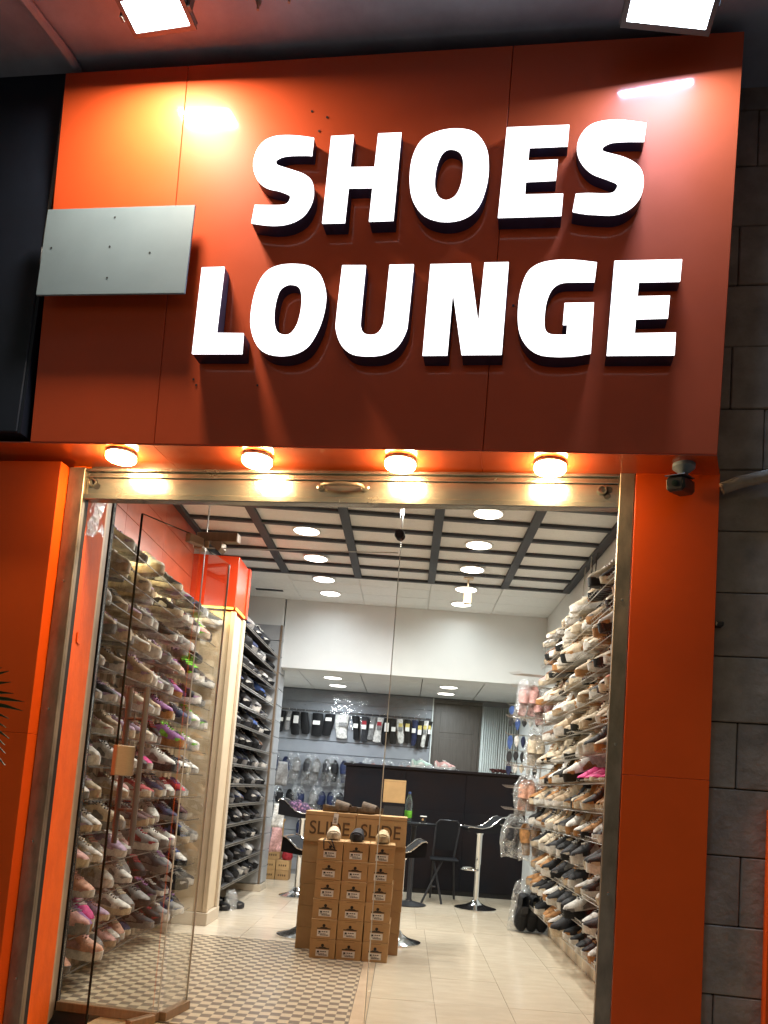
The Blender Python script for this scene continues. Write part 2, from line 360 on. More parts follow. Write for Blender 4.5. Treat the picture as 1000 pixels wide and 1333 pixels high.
# sign
sg = thing('shop_sign', 'big orange shop sign with white lit letters SHOES LOUNGE', 'shop sign', (-.8, -.1, 2.72), SGN)
def lean(x, y, z): return (x, y - .062 * (z - 2.7) * (1 if y < -.05 else 0), z)
for a, b in ((-2.290, -1.694), (-1.6915, -.251), (-.2485, .668)):
    part('sign_panel', MB().bbox(a, -0.190, 2.7172, b, -.002, 4.432, .002).warp(lean), M['acp'], sg)
for x, z in ((-1.03, 4.16), (-1.06, 4.10), (-1.10, 4.19), (-1.52, 2.98), (-1.535, 3.005), (-1.24, 2.98), (-.60, 3.47), (-.17, 3.32), (-1.33, 3.72)):
    part('screw_hole', MB().lathe([(.005, -.191), (.005, -.1925)], 8, (x, z), 'y').warp(lambda x, y, z: (x, y - .062 * (z - 2.7), z)), M['black'], sg)
LETTERS = [('S',-0.318,[[(-1.066,4.032,1),(-1.066,3.951,1),(-1.13,3.955,0),(-1.19,3.952,0),(-1.221,3.938,0),(-1.223,3.925,0),(-1.212,3.911,0),(-1.146,3.887,0),(-1.092,3.865,0),(-1.055,3.833,0),(-1.041,3.782,0),(-1.046,3.729,0),(-1.075,3.675,0),(-1.131,3.643,0),(-1.197,3.635,0),(-1.258,3.641,0),(-1.303,3.649,1),(-1.297,3.731,1),(-1.236,3.728,0),(-1.176,3.727,0),(-1.151,3.735,0),(-1.142,3.758,0),(-1.151,3.774,0),(-1.193,3.792,0),(-1.252,3.809,0),(-1.297,3.846,0),(-1.324,3.91,0),(-1.318,3.981,0),(-1.288,4.027,0),(-1.244,4.047,0),(-1.191,4.05,0),(-1.13,4.044,0)]]),('H',-0.318,[[(-0.99,4.036,1),(-0.892,4.037,1),(-0.893,3.889,1),(-0.788,3.886,1),(-0.786,4.038,1),(-0.687,4.038,1),(-0.686,3.643,1),(-0.789,3.642,1),(-0.788,3.793,1),(-0.891,3.795,1),(-0.892,3.639,1),(-0.99,3.639,1)]]),('O',-0.318,[[(-0.463,4.045,0),(-0.38,4.025,0),(-0.327,3.957,0),(-0.309,3.876,0),(-0.311,3.784,0),(-0.337,3.692,0),(-0.392,3.643,0),(-0.472,3.631,0),(-0.555,3.658,0),(-0.609,3.725,0),(-0.631,3.806,0),(-0.632,3.912,0),(-0.602,3.994,0),(-0.544,4.032,0)],[(-0.467,3.954,0),(-0.434,3.939,0),(-0.417,3.903,0),(-0.413,3.845,0),(-0.418,3.787,0),(-0.437,3.742,0),(-0.473,3.725,0),(-0.507,3.744,0),(-0.525,3.791,0),(-0.526,3.862,0),(-0.514,3.919,0),(-0.494,3.948,0)]]),('E',-0.318,[[(-0.247,4.039,1),(0.005,4.038,1),(0.004,3.946,1),(-0.149,3.946,1),(-0.15,3.887,1),(-0.031,3.887,1),(-0.033,3.798,1),(-0.153,3.796,1),(-0.152,3.739,1),(-0.0,3.737,1),(-0.001,3.644,1),(-0.254,3.643,1)]]),('S',-0.318,[[(0.308,4.031,1),(0.303,3.952,1),(0.242,3.955,0),(0.181,3.954,0),(0.148,3.939,0),(0.143,3.925,0),(0.152,3.913,0),(0.225,3.888,0),(0.277,3.857,0),(0.304,3.817,0),(0.311,3.76,0),(0.298,3.705,0),(0.26,3.661,0),(0.206,3.641,0),(0.135,3.644,0),(0.083,3.65,0),(0.042,3.66,1),(0.05,3.735,1),(0.1,3.736,0),(0.161,3.732,0),(0.196,3.736,0),(0.21,3.759,0),(0.205,3.776,0),(0.168,3.794,0),(0.105,3.824,0),(0.062,3.872,0),(0.042,3.929,0),(0.051,3.986,0),(0.085,4.031,0),(0.135,4.049,0),(0.197,4.051,0),(0.248,4.043,0)]]),('L',-0.292,[[(-1.516,3.468,1),(-1.413,3.469,1),(-1.414,3.168,1),(-1.293,3.166,1),(-1.289,3.075,1),(-1.514,3.075,1)]]),('O',-0.292,[[(-1.1,3.476,0),(-1.034,3.464,0),(-0.982,3.423,0),(-0.951,3.345,0),(-0.95,3.258,0),(-0.971,3.171,0),(-1.012,3.1,0),(-1.084,3.068,0),(-1.17,3.073,0),(-1.228,3.112,0),(-1.265,3.195,0),(-1.27,3.294,0),(-1.255,3.383,0),(-1.222,3.444,0),(-1.17,3.471,0)],[(-1.108,3.385,0),(-1.074,3.374,0),(-1.056,3.336,0),(-1.052,3.27,0),(-1.062,3.204,0),(-1.087,3.164,0),(-1.119,3.159,0),(-1.148,3.177,0),(-1.165,3.227,0),(-1.167,3.293,0),(-1.156,3.354,0),(-1.134,3.378,0)]]),('U',-0.292,[[(-0.892,3.466,1),(-0.791,3.464,1),(-0.79,3.235,0),(-0.786,3.191,0),(-0.771,3.164,0),(-0.742,3.156,0),(-0.713,3.164,0),(-0.695,3.196,0),(-0.691,3.244,0),(-0.69,3.464,1),(-0.588,3.464,1),(-0.59,3.233,0),(-0.595,3.169,0),(-0.626,3.105,0),(-0.675,3.073,0),(-0.737,3.065,0),(-0.81,3.073,0),(-0.86,3.111,0),(-0.889,3.171,0),(-0.895,3.236,0)]]),('N',-0.292,[[(-0.518,3.463,1),(-0.353,3.463,1),(-0.301,3.204,1),(-0.296,3.466,1),(-0.198,3.466,1),(-0.197,3.071,1),(-0.358,3.07,1),(-0.416,3.343,1),(-0.416,3.068,1),(-0.517,3.067,1)]]),('G',-0.292,[[(0.152,3.458,1),(0.148,3.376,1),(0.081,3.377,0),(0.021,3.374,0),(-0.015,3.349,0),(-0.034,3.296,0),(-0.038,3.231,0),(-0.033,3.179,0),(-0.016,3.158,0),(0.017,3.153,0),(0.053,3.153,1),(0.053,3.196,1),(0.036,3.196,1),(0.037,3.287,1),(0.151,3.288,1),(0.152,3.076,1),(0.086,3.065,0),(0.011,3.063,0),(-0.055,3.074,0),(-0.106,3.115,0),(-0.137,3.18,0),(-0.146,3.274,0),(-0.139,3.357,0),(-0.118,3.422,0),(-0.076,3.457,0),(-0.011,3.471,0),(0.065,3.47,0)]]),('E',-0.292,[[(0.22,3.463,1),(0.478,3.464,1),(0.475,3.373,1),(0.319,3.372,1),(0.317,3.312,1),(0.44,3.313,1),(0.437,3.221,1),(0.316,3.218,1),(0.315,3.158,1),(0.47,3.16,1),(0.47,3.069,1),(0.214,3.067,1)]])]
def catmull(poly):
    n = len(poly); res = []
    for i in range(n):
        p0, p1, p2, p3 = poly[i - 1], poly[i], poly[(i + 1) % n], poly[(i + 2) % n]
        res.append((p1[0], p1[1]))
        if p1[2] and p2[2]: continue
        a = p0 if not p1[2] else p1; d = p3 if not p2[2] else p2
        for k in range(1, 4):
            t_ = k / 4; t2 = t_ * t_; t3 = t2 * t_
            res.append(tuple(0.5 * ((2 * p1[c]) + (-a[c] + p2[c]) * t_ + (2 * a[c] - 5 * p1[c] + 4 * p2[c] - d[c]) * t2 + (-a[c] + 3 * p1[c] - 3 * p2[c] + d[c]) * t3) for c in (0, 1)))
    return res
def curve_mesh(name, polys, ext):
    cu = bpy.data.curves.new(name, 'CURVE'); cu.dimensions = '2D'; cu.fill_mode = 'BOTH'; cu.extrude = ext
    for pl in polys:
        sp = cu.splines.new('POLY'); sp.points.add(len(pl) - 1); sp.use_cyclic_u = True
        for i, p in enumerate(pl): sp.points[i].co = (p[0], p[1], 0, 1)
    ob = bpy.data.objects.new(name, cu); COL.objects.link(ob)
    me = bpy.data.meshes.new_from_object(ob.evaluated_get(bpy.context.evaluated_depsgraph_get()))
    bpy.data.objects.remove(ob); return me
def from_curve(name, me, m, parent, y):
    off = ORIG[parent.name]
    for v in me.vertices: x, z, e = v.co; v.co = (x - off.x, y + e - off.y, z - off.z)
    me.name = name; me.materials.clear(); me.materials.append(m)
    o = bpy.data.objects.new(name, me); link(o, parent); ORIG[o.name] = off; return o
for ch, ly, polys in LETTERS:
    ps = [catmull(p) for p in polys]
    r = from_curve('letter', curve_mesh('letter', ps, .5 * (-.206 - ly)), M['return'], sg, .5 * (ly - .200))
    r['label'] = 'letter ' + ch
    from_curve('letter_face', curve_mesh('face', ps, .003), M['letter'], r, ly + .0015)

# pale plate on short stand-offs
t = thing('blank_plate', 'blank pale grey metal plate standing off the orange sign', 'metal plate', (-1.92, -.30, 3.34), SGN)
part('plate', MB().bbox(-2.277, -.306, 3.342, -1.574, -.296, 3.752, .002), M['plate'], t)
for x, z in ((-1.945, 3.703), (-2.232, 3.565), (-1.951, 3.565), (-1.758, 3.532), (-1.944, 3.418)): part('screw_hole', MB().lathe([(.0045, -.3065), (.0045, -.3075)], 8, (x, z), 'y'), M['black'], t)
for x in (-2.10, -1.70):
    for z in (3.42, 3.60): part('standoff', MB().tube([(x, -.296, z), (x, -.20, z)], .010, 8), M['cast'], t)

# neighbouring dark board
t = thing('dark_board', 'dark blue neighbouring sign board with a silver edge', 'sign board', (-2.9, -.15, 2.74), SGN)
part('board', MB().bbox(-4.6, -.23, 2.745, -2.335, -.02, 4.52, .004), M['navy'], t)
part('edge_strip', MB().box(-2.333, -.225, 2.74, -2.318, -.10, 3.62), M['navy'], t)
part('silver_edge', MB().box(-2.333, -.235, 3.64, -2.316, -.12, 4.40), M['galv'], t)
t = thing('shop_front_post', 'narrow grey metal post of the neighbouring front below the dark board', 'post', (-2.86, -.04, 0), FAC)
part('post', MB().bbox(-2.90, -.10, 0.0, -2.815, .1, 2.66, .006), M['rail'], t)
part('base_shoe', MB().bbox(-2.91, -.11, -.15, -2.812, .1, .0, .004), M['cast'], t)

# rough stone wall with every block its own piece
sw = thing('stone_wall', 'rough stone block wall beside the orange pillar', 'stone wall', (1.2, .1, -.15), FAC)
part('mortar', MB().box(.70, .05, -.15, 3.2, .30, 4.85), M['mortar'], sw)
zs = [-.15, .06, .332, .599, .865, 1.137, 1.404, 1.671, 1.94, 2.206, 2.467, 2.732, 2.998, 3.275, 3.554, 3.824, 4.105, 4.37, 4.64, 4.85]
vj = {2: .773, 3: 2.0, 4: .86, 5: 2.0, 6: .832, 7: 2.0, 8: 1.35, 9: .99, 10: 1.4, 11: .9, 12: .761, 13: 1.3, 14: .775, 15: 1.2, 16: .84}
for k in range(len(zs) - 1):
    xs = [.704]; j = vj.get(k, .95 + .3 * R.random())
    x = j
    while x < 3.3: xs.append(x); x += R.uniform(.42, .58)
    xs.append(x)
    for a, b in zip(xs[:-1], xs[1:]):
        if b - a < .03 or a > 3.1: continue
        g = .0022
        m = MB().bbox(a + g, .032 + R.uniform(-.003, .003), zs[k] + g, b - g, .12, zs[k + 1] - g, .004)
        part('stone_block', m, R.choice(M['stone']), sw)
np_ = thing('clad_pillar', 'orange clad pillar of the next shop at the stone wall\'s far side', 'pillar', (1.1, -.05, -.15), FAC)
part('panel', MB().bbox(.948, -.02, -.15, 1.5, .028, 1.33, .004), M['pillar'], np_)
part('core', MB().box(.96, -.01, -.14, 1.45, .024, 1.325), M['black'], np_)
solo('lit_band', MB().tube([(.728, -.012, 2.63), (.80, -.014, 2.66), (.92, -.016, 2.69), (1.2, -.018, 2.715), (1.9, -.02, 2.72)], .026, 10), M['stone'][2], 'pale tube added as a lit band along the rough stone wall', 'pipe', FAC, (.9, 0, 2.68), smooth=True)  # pale tube added for the lit band curving over the stones
m = MB(); m.bbox(.725, -.014, 2.055, .755, .03, 2.075, .003)
solo('wall_clip', m, M['black'], 'small black clip fixed to the stone wall', 'clip', FAC, (.74, 0, 2.06))

# canopy slab
ca = thing('canopy', 'painted concrete canopy slab over the shopfront', 'canopy', (-.8, -1.2, 4.5), SGN)
part('slab', MB().box(-6, -2.6, 4.50, 5, .40, 4.72), M['slab'], ca)
part('edge_beam', MB().box(-6, -2.8, 4.40, 5, -2.602, 4.75), M['slab'], ca)
solo('cable_pipe', MB().tube([(-2.35, -1.0, 4.47), (-2.30, -.62, 4.475), (-2.26, -.35, 4.48), (-2.26, -.26, 4.48)], .022, 8), M['slab'], 'grey pipe running along the canopy underside to the sign', 'pipe', SGN, (-2.3, -.6, 4.47), smooth=True)
t = thing('pipe_clip', 'bent metal hook hanging at the pipe under the canopy', 'hook', (-2.36, -.95, 4.45), SGN)
part('hook', MB().tube([(-2.60, -1.0, 4.48), (-2.50, -.98, 4.44), (-2.40, -.97, 4.43), (-2.35, -.96, 4.45)], .018, 8), M['rail'], t, True)
part('saddle', MB().box(-2.37, -.99, 4.44, -2.33, -.93, 4.499), M['rail'], t)
for i, (x, y) in enumerate(((-1.30, -.50), (-1.16, -.52))):
    solo('ceiling_bolt', MB().lathe([(.012, 4.499), (.012, 4.485), (.006, 4.475), (.006, 4.455)], 8, (x, y)), M['rail'], ['rusty bolt stub under the canopy, nearer the square flood lamp', 'rusty bolt stub under the canopy, farther from the square flood lamp'][i], 'bolt', SGN, (x, y, 4.49))

# flood lamps
def flood(label, cx, cyy, cz, hx, hy, tilt, m, yaw=0):
    fr = SGN @ Matrix.Translation((cx, cyy, cz)) @ Matrix.Rotation(yaw, 4, 'Z') @ Matrix.Rotation(tilt, 4, 'X')
    t = thing('flood_lamp', label, 'flood lamp', (0, 0, 0), fr, 'flood lamps under the canopy')
    part('housing', MB().bbox(-hx - .022, -hy - .022, .004, hx + .022, hy + .022, .034, .008), M['cast'], t)
    m_ = MB()
    m_.box(-hx - .02, -hy - .02, -.006, -hx, hy + .02, .004); m_.box(hx, -hy - .02, -.006, hx + .02, hy + .02, .004)
    m_.box(-hx, -hy - .02, -.006, hx, -hy, .004); m_.box(-hx, hy, -.006, hx, hy + .02, .004)
    part('bezel', m_, M['cast'], t)
    part('lamp_glass', MB().box(-hx, -hy, -.002, hx, hy, .003), m, t)
    for k in range(6): part('cooling_fin', MB().box(-hx + .02 + k * (2 * hx - .04) / 5 - .004, -hy, .0345, -hx + .02 + k * (2 * hx - .04) / 5 + .004, hy, .048), M['cast'], t)
    b = MB(); b.box(-hx - .036, -.012, -.01, -hx - .024, .012, .055); b.box(hx + .024, -.012, -.01, hx + .036, .012, .055); b.box(-hx - .036, -.012, .055, hx + .036, .012, .060)
    part('bracket', b, M['cast'], t)
    return fr
fl = flood('square white flood lamp above the bright orange end of the sign', -1.712, -.566, 4.402, .125, .062, math.radians(-7), M['flood'], math.radians(-4))
area('flood_light', (0, 0, -.006), .25, 38, (1.0, .86, .66), (0, 0, -1), fl, 'RECTANGLE', .136)
fr = flood('glaring cool white flood lamp above the sign end by the stone wall', .360, -.500, 4.385, .155, .085, math.radians(-30), M['floodR'], math.radians(10))
area('flood_light', (0, 0, -.006), .30, 38, (.36, .60, 1.0), (0, 0, -1), fr, 'RECTANGLE', .17)

# security camera
t = thing('security_camera', 'small white and black security camera under the soffit', 'security camera', (.555, -.10, 2.62), SGN)
part('mount', MB().lathe([(.045, 2.7122), (.045, 2.698), (.030, 2.684), (.018, 2.672)], 20, (.560, -.10)), M['plate'], t, True)
part('arm', MB().tube([(.560, -.10, 2.685), (.562, -.10, 2.660), (.556, -.115, 2.640)], .014, 10), M['plate'], t, True)
def camw(x, y, z):
    v = Matrix.Rotation(math.radians(-24), 4, 'Z') @ Matrix.Rotation(math.radians(14), 4, 'X') @ Vector((x, y, z)); return (v.x + .548, v.y - .115, v.z + 2.617)
b = part('camera_body', MB().bbox(-.036, -.085, -.030, .036, .095, .030, .012).warp(camw), M['dkmetal'], t)
part('lens_window', MB().bbox(-.030, -.0885, -.026, .030, -.084, .022, .004).warp(camw), M['black'], b)
part('sun_shield', MB().bbox(-.040, -.088, .0305, .040, .07, .034, .0015).warp(camw), M['cast'], b)
part('lens', MB().lathe([(.012, -.0885), (.012, -.092), (.006, -.093)], 14, (0, .0), 'y').warp(camw), M['gedge'], b, True)

# palm frond at the picture's edge
t = thing('palm_frond', 'tip of a fan palm leaf in front of the orange pillar', 'palm leaf', (-2.6, -.45, 1.45), FAC)
for k in range(13):
    a = math.radians(-40 + k * 6.2); L = .345 + .02 * math.sin(k * 1.9)
    dx, dz = math.cos(a), math.sin(a)
    m = MB(); base = Vector((-2.38, -.42, 1.535)); d = Vector((dx, 0, dz)); nrm = Vector((-dz, 0, dx))
    pts = []
    for s_, wd in ((.08, .003), (.5, .010), (.8, .0075), (1.0, .0008)):
        c = base + d * (L * s_) + Vector((0, .04 * s_ * math.sin(k), -.05 * s_ * s_)); pts.append((c, wd))
    vs = []
    for c, wd in pts: vs += [c + nrm * wd, c + Vector((0, .006, 0)), c - nrm * wd, c - Vector((0, -.008, 0))]
    fs = []
    for i in range(3):
        for j in range(4): fs.append((i * 4 + j, i * 4 + (j + 1) % 4, (i + 1) * 4 + (j + 1) % 4, (i + 1) * 4 + j))
    m.add(vs, fs); part('leaflet', m, M['leaf'], t)
part('stalk', MB().tube([(-3.1, -.42, 1.25), (-2.7, -.42, 1.44), (-2.37, -.42, 1.535)], [.012, .01, .007], 6), M['leaf'], t)

# =================================================================== GLASS SHOPFRONT
YG = .745
t = thing('glass_shopfront', 'fixed glass panes of the shopfront with bronze bottom rail and transom', 'glass front', (-.8, YG, 0), FAC)
gp = part('pane', MB().box(-2.398, YG - .005, .05, -1.832, YG + .005, 2.95), M['glass'], t)
part('pane_edge', MB().box(-1.8318, YG - .0052, .05, -1.8285, YG + .0052, 2.95), M['gedgel'], gp)
part('gasket', MB().box(-2.410, YG - .012, .0, -2.3985, YG + .015, 2.95), M['black'], t)
rl = part('bottom_rail', MB().bbox(-2.397, YG - .024, .0, -1.832, YG + .024, .049, .003), M['bronze'], t)
tp = part('transom_pane', MB().box(-1.826, YG - .005, 2.560, -.742, YG + .005, 2.95), M['glass'], t)
part('pane_edge', MB().box(-1.826, YG - .0052, 2.557, -.742, YG + .0052, 2.5598), M['gedgel'], tp)
rp = part('pane', MB().box(-.728, YG - .005, .005, .60, YG + .005, 2.95), M['glass'], t)
part('pane_edge', MB().box(-.7315, YG - .0052, .005, -.7282, YG + .0052, 2.95), M['gedgel'], rp)
kb = part('clamp_knob', MB().lathe([(.024, YG - .008), (.028, YG - .022), (.024, YG - .034), (.010, YG - .038)], 18, (-.737, 2.655), 'y'), M['black'], t, True)
part('clamp_disc', MB().lathe([(.026, YG + .006), (.026, YG + .016)], 18, (-.737, 2.655), 'y'), M['black'], kb, True)
tf = part('top_patch_fitting', MB().bbox(-1.876, YG - .03, 2.590, -1.640, YG + .03, 2.640, .003), M['bronze'], t)
part('patch_cover', MB().bbox(-1.886, YG - .034, 2.545, -1.835, YG + .034, 2.5895, .003), M['brass'], tf)
part('patch_screw', MB().bbox(-1.822, YG - .036, 2.552, -1.800, YG - .02, 2.588, .002), M['bronzelight'], tf)
part('patch_hinge', MB().prism([(-1.795, 2.575), (-1.775, 2.588), (-1.725, 2.588), (-1.722, 2.552), (-1.738, 2.532)], YG - .034, YG + .034, 'y'), M['brass'], tf)
# glass fin inside the opening
t = thing('glass_fin', 'narrow glass fin standing inside the shopfront by the door hinge', 'glass fin', (-1.81, .9, 0), FAC)
f0 = part('pane', MB().prism([(-1.821, .775), (-1.811, .775), (-1.795, 1.03), (-1.805, 1.03)], .046, 2.55, 'z'), M['glass'], t)
part('pane_edge', MB().prism([(-1.805, 1.0302), (-1.795, 1.0302), (-1.795, 1.034), (-1.805, 1.034)], .046, 2.55, 'z'), M['gedgel'], f0)
part('bottom_rail', MB().prism([(-1.836, .772), (-1.796, .772), (-1.778, 1.036), (-1.820, 1.036)], .0, .045, 'z'), M['bronze'], t)

# open door leaf, hinge (-1.83,.715) free edge (-2.0,.33)
hx, hy, ex, ey = -1.838, .708, -2.000, .330
LL = math.hypot(ex - hx, ey - hy); ang = math.atan2(ey - hy, ex - hx)
LEAF = FAC @ Matrix.Translation((hx, hy, 0)) @ Matrix.Rotation(ang, 4, 'Z')
t = thing('glass_door', 'glass door leaf standing open towards the street with long pull handles', 'glass door', (0, 0, 0), LEAF)
g = part('pane', MB().box(.006, -.005, .052, LL - .005, .005, 2.598), M['glass'], t)
m = MB(); m.box(LL - .0048, -.006, .03, LL, .006, 2.60); m.box(.006, -.0052, 2.5985, LL - .005, .0052, 2.601)
part('pane_edge', m, M['gedge'], g)
part('bottom_rail', MB().bbox(.0, -.02, .004, .16, .02, .05, .003), M['bronze'], t)
part('top_patch', MB().bbox(.0, -.02, 2.552, .10, .02, 2.5975, .003), M['brass'], t)
for s_ in (-1, 1):
    hd = part('pull_handle', MB().tube([(LL - .10, s_ * .065, .93), (LL - .10, s_ * .065, 1.72)], .0135, 14), M['cast'], t, True)
    part('grip', MB().tube([(LL - .10, s_ * .065, 1.02), (LL - .10, s_ * .065, 1.20)], .0145, 14), M['cast'], hd, True)
    part('grip', MB().tube([(LL - .10, s_ * .065, 1.45), (LL - .10, s_ * .065, 1.70)], .0145, 14), M['cast'], hd, True)
    m = MB()
    for z in (1.10, 1.56): m.tube([(LL - .10, s_ * .006, z), (LL - .10, s_ * .065, z)], .009, 10)
    part('handle_bolt', m, M['cast'], hd, True)
lk = part('lock_case', MB().bbox(LL - .105, -.018, 1.27, LL + .004, .018, 1.42, .004), M['brass'], t)
part('key_cylinder', MB().lathe([(.010, -.019), (.010, -.028), (.007, -.030)], 12, (LL - .05, 1.345), 'y'), M['chrome'], lk, True)

# =================================================================== INTERIOR SHELL
ZC = 3.52; XL, XR = -2.10, 1.58; YBH = 9.45; YB = 11.40; ZM = 2.68
def struct(name, mb, m, label=None, frame=WLD): return solo(name, mb, m, label, None, frame, kind='structure')
struct('wall', MB().box(XL - .15, 4.30, -.1, XL - .002, 12.0, 3.8), M['white'])
struct('wall', MB().box(XR, 4.0, -.1, XR + .15, 12.0, 3.8), M['white'])
struct('wall', MB().box(XL, YB + .06, -.1, XR, YB + .2, 3.8), M['slatback'])
struct('wall', MB().box(-2.95, .60, -.1, -2.501, .74, 3.6), M['white'], frame=FAC)
struct('wall', MB().box(.402, .262, -.15, 1.25, .76, 3.6), M['reveal'], frame=FAC)
struct('unseen_header', MB().box(-2.95, .332, 2.952, 1.2, .80, 3.7), M['white'], frame=FAC)  # unseen header box over the glass, added against light leaks
struct('bulkhead', MB().box(-1.62, YBH, ZM, XR - .001, YBH + .14, 3.7), M['white'])

# floor: every tile its own piece
fl_ = tag(bpy.data.objects.new('floor', None), 'cream tiled shop floor with a checkered area by the glass', kind='structure'); link(fl_)
ORIG['floor'] = Vector((0, 0, 0))
part('bedding', MB().prism([(-2.3, 4.40), (-1.9, 4.375), (1.3, 3.893), (1.75, 3.825), (1.75, 12.0), (-2.3, 12.0)], -.12, -.006, 'z'), M['grout'], fl_)
def chkmat():
    m = bpy.data.materials.new('checkered_mosaic_tile'); m.use_nodes = True; t = m.node_tree; b = t.nodes['Principled BSDF']
    tc = t.nodes.new('ShaderNodeTexCoord'); ck = t.nodes.new('ShaderNodeTexChecker'); ck.inputs['Scale'].default_value = 1 / .0605
    mp = t.nodes.new('ShaderNodeMapping'); mp.inputs['Location'].default_value = (.00, .01, .0303)
    ck.inputs['Color1'].default_value = (.64, .53, .37, 1); ck.inputs['Color2'].default_value = (.235, .19, .145, 1)
    n = t.nodes.new('ShaderNodeTexNoise'); n.inputs['Scale'].default_value = 16; n.inputs['Detail'].default_value = 4
    mx = t.nodes.new('ShaderNodeMix'); mx.data_type = 'RGBA'; mx.blend_type = 'MULTIPLY'; mx.inputs[0].default_value = .30
    t.links.new(tc.outputs['Object'], mp.inputs[0]); t.links.new(mp.outputs[0], ck.inputs['Vector']); t.links.new(tc.outputs['Object'], n.inputs['Vector'])
    t.links.new(ck.outputs['Color'], mx.inputs[6]); t.links.new(n.outputs['Fac'], mx.inputs[7]); t.links.new(mx.outputs[2], b.inputs['Base Color'])
    b.inputs['Roughness'].default_value = .30; return m
M['check'] = chkmat()
def fy(x): return 4.015 - (x - .5) * .1505      # front edge of the floor along the glass line
def clip_tile(x0, y0, x1, y1, m, name='tile'):
    ya, yb = fy(x0) + .004, fy(x1) + .004
    if y1 <= yb + .01: return
    p = [(x0, max(y0, ya)), (x1, max(y0, yb)), (x1, y1), (x0, y1)]
    part(name, MB().prism(p, -.03, R.uniform(-.0006, .0006), 'z'), m, fl_)
g = .0012; S = .484
x = -.222
while x > -2.14:
    y = 3.9 + .10
    while y < 6.50:
        if y + S > 6.52: y1 = 6.62
        else: y1 = y + S
        clip_tile(max(x - S, -2.10) + g * .4, y + g * .4, x - g * .4, y1 - g * .4, M['check'], 'checkered_tile'); y = y1
    x -= S
y = 4.0
while y < 6.3: clip_tile(-.221 + g, y + g, -.128 - g, min(y + .60, 6.62) - g, M['strip'], 'border_tile'); y += .60
T = .466; x = .2752 - T * 1
xs = [-.126] + [.2752 + k * T for k in range(3)] + [1.58]
for a, b in zip(xs[:-1], xs[1:]):
    y = 3.76
    while y < 7.65:
        clip_tile(a + g, y + g, b - g, min(y + .6533, 7.66) - g, R.choice(M['tile'])); y += .6533
xs2 = [-2.10] + [-2.10 + .36 + k * T for k in range(5)]
for a, b in zip(xs2[:-1], xs2[1:]):
    b = min(b, -.127); y = 6.62
    if b - a > .02:
        while y < 7.65: clip_tile(a + g, y + g, b - g, min(y + .52, 7.66) - g, R.choice(M['tile'])); y += .52
xs3 = [-2.10 + k * .46 for k in range(8)] + [1.58]
for a, b in zip(xs3[:-1], xs3[1:]):
    y = 7.66
    while y < 11.4: clip_tile(a + g, y + g, b - g, min(y + .46, 11.46) - g, R.choice(M['tile'])); y += .46

# ceiling: tiles, charcoal beams
ce = tag(bpy.data.objects.new('ceiling', None), 'tiled shop ceiling with charcoal beams', kind='structure'); link(ce); ORIG['ceiling'] = Vector((0, 0, 0))
part('ceiling_void', MB().box(XL, 3.9, ZC + .045, XR, 12.0, ZC + .2), M['void'], ce)
cx_ = [XL, -1.436, -.664, .109, .881, 1.56]
ry = [6.561 + .391 * k for k in range(-6, 8)]
LIGHTS = [(-1.04, y) for y in (5.98, 6.75, 7.48, 8.25, 8.96)] + [(.49, y) for y in (6.0, 6.80, 7.48, 8.24, 9.02)]
for a, b in zip(cx_[:-1], cx_[1:]):
    for k in range(len(ry)):
        y0 = ry[k]; y1 = ry[k] + .391
        if y0 > YBH - .02: continue
        y1 = min(y1, YBH)
        part('ceiling_tile', MB().bbox(a + .004, y0 + .004, ZC + R.uniform(-.001, .001), b - .004, y1 - .004, ZC + .02, .003), M['ceil'], ce)
part('t_bar', MB().box(XL, 3.9, ZC + .012, XR, YBH, ZC + .014), M['ceil'], ce)
for x in (-2.06, -1.436, -.664, .109, .881, 1.535): part('long_beam', MB().bbox(x - .038, 4.0, ZC - .034, x + .038, 8.125, ZC - .002, .003), M['beam'], ce)
for k in range(-5, 5):
    y = 6.561 + .391 * k; part('cross_beam', MB().bbox(XL + .01, y - .024, ZC - .028, XR - .01, y + .024, ZC - .0015, .003), M['beam'], ce)
mz = tag(bpy.data.objects.new('lower_ceiling', None), 'lower tiled ceiling at the back of the shop', kind='structure'); link(mz); ORIG['lower_ceiling'] = Vector((0, 0, 0))
part('ceiling_void', MB().box(XL, YBH + .14, ZM + .04, XR, YB + .06, ZM + .1), M['void'], mz)
for a, b in zip(cx_[:-1], cx_[1:-1] + [1.575]):
    for k in range(5):
        y0 = YBH + .142 + k * .37; y1 = min(y0 + .37, YB)
        part('ceiling_tile', MB().bbox(a + .005, y0 + .005, ZM + R.uniform(-.001, .001), b - .005, y1 - .005, ZM + .02, .003), M['ceil'], mz)
dl0 = None
def downlight(x, y, z, label, m, power, col):
    t = thing('ceiling_light', label, 'ceiling light', (x, y, z), WLD, 'round downlights in the shop ceiling')
    part('rim', MB().lathe([(.128, z + .0), (.128, z - .008), (.118, z - .012), (.112, z - .009)], 32, (x, y)), M['white'], t, True)
    part('diffuser', MB().lathe([(.112, z - .006), (.112, z - .0105), (.09, z - .013)], 32, (x, y)), m, t, True)
    area('downlight', (x, y, z - .018), .20, power, col, (0, 0, -1), spread=math.radians(165))
wh = (1.0, .95, .88)
for i, (x, y) in enumerate(LIGHTS):
    row = 'over the trainer shelves' if x < 0 else 'over the plain tiles'
    downlight(x, y, ZC - .002 if not any(abs(y - (6.561 + .391 * k)) < .15 for k in range(-5, 5)) else ZC - .029,
              f'round ceiling light, {ORD[i % 5 + 1]} from the shutter in the row {row}', M['down'] if y > 7.9 else M['downw'], 27 if y < 8.0 else (15 if y < 8.6 else 2.6), (.88, .96, 1.0) if y > 7.9 else (1.0, .95, .88))
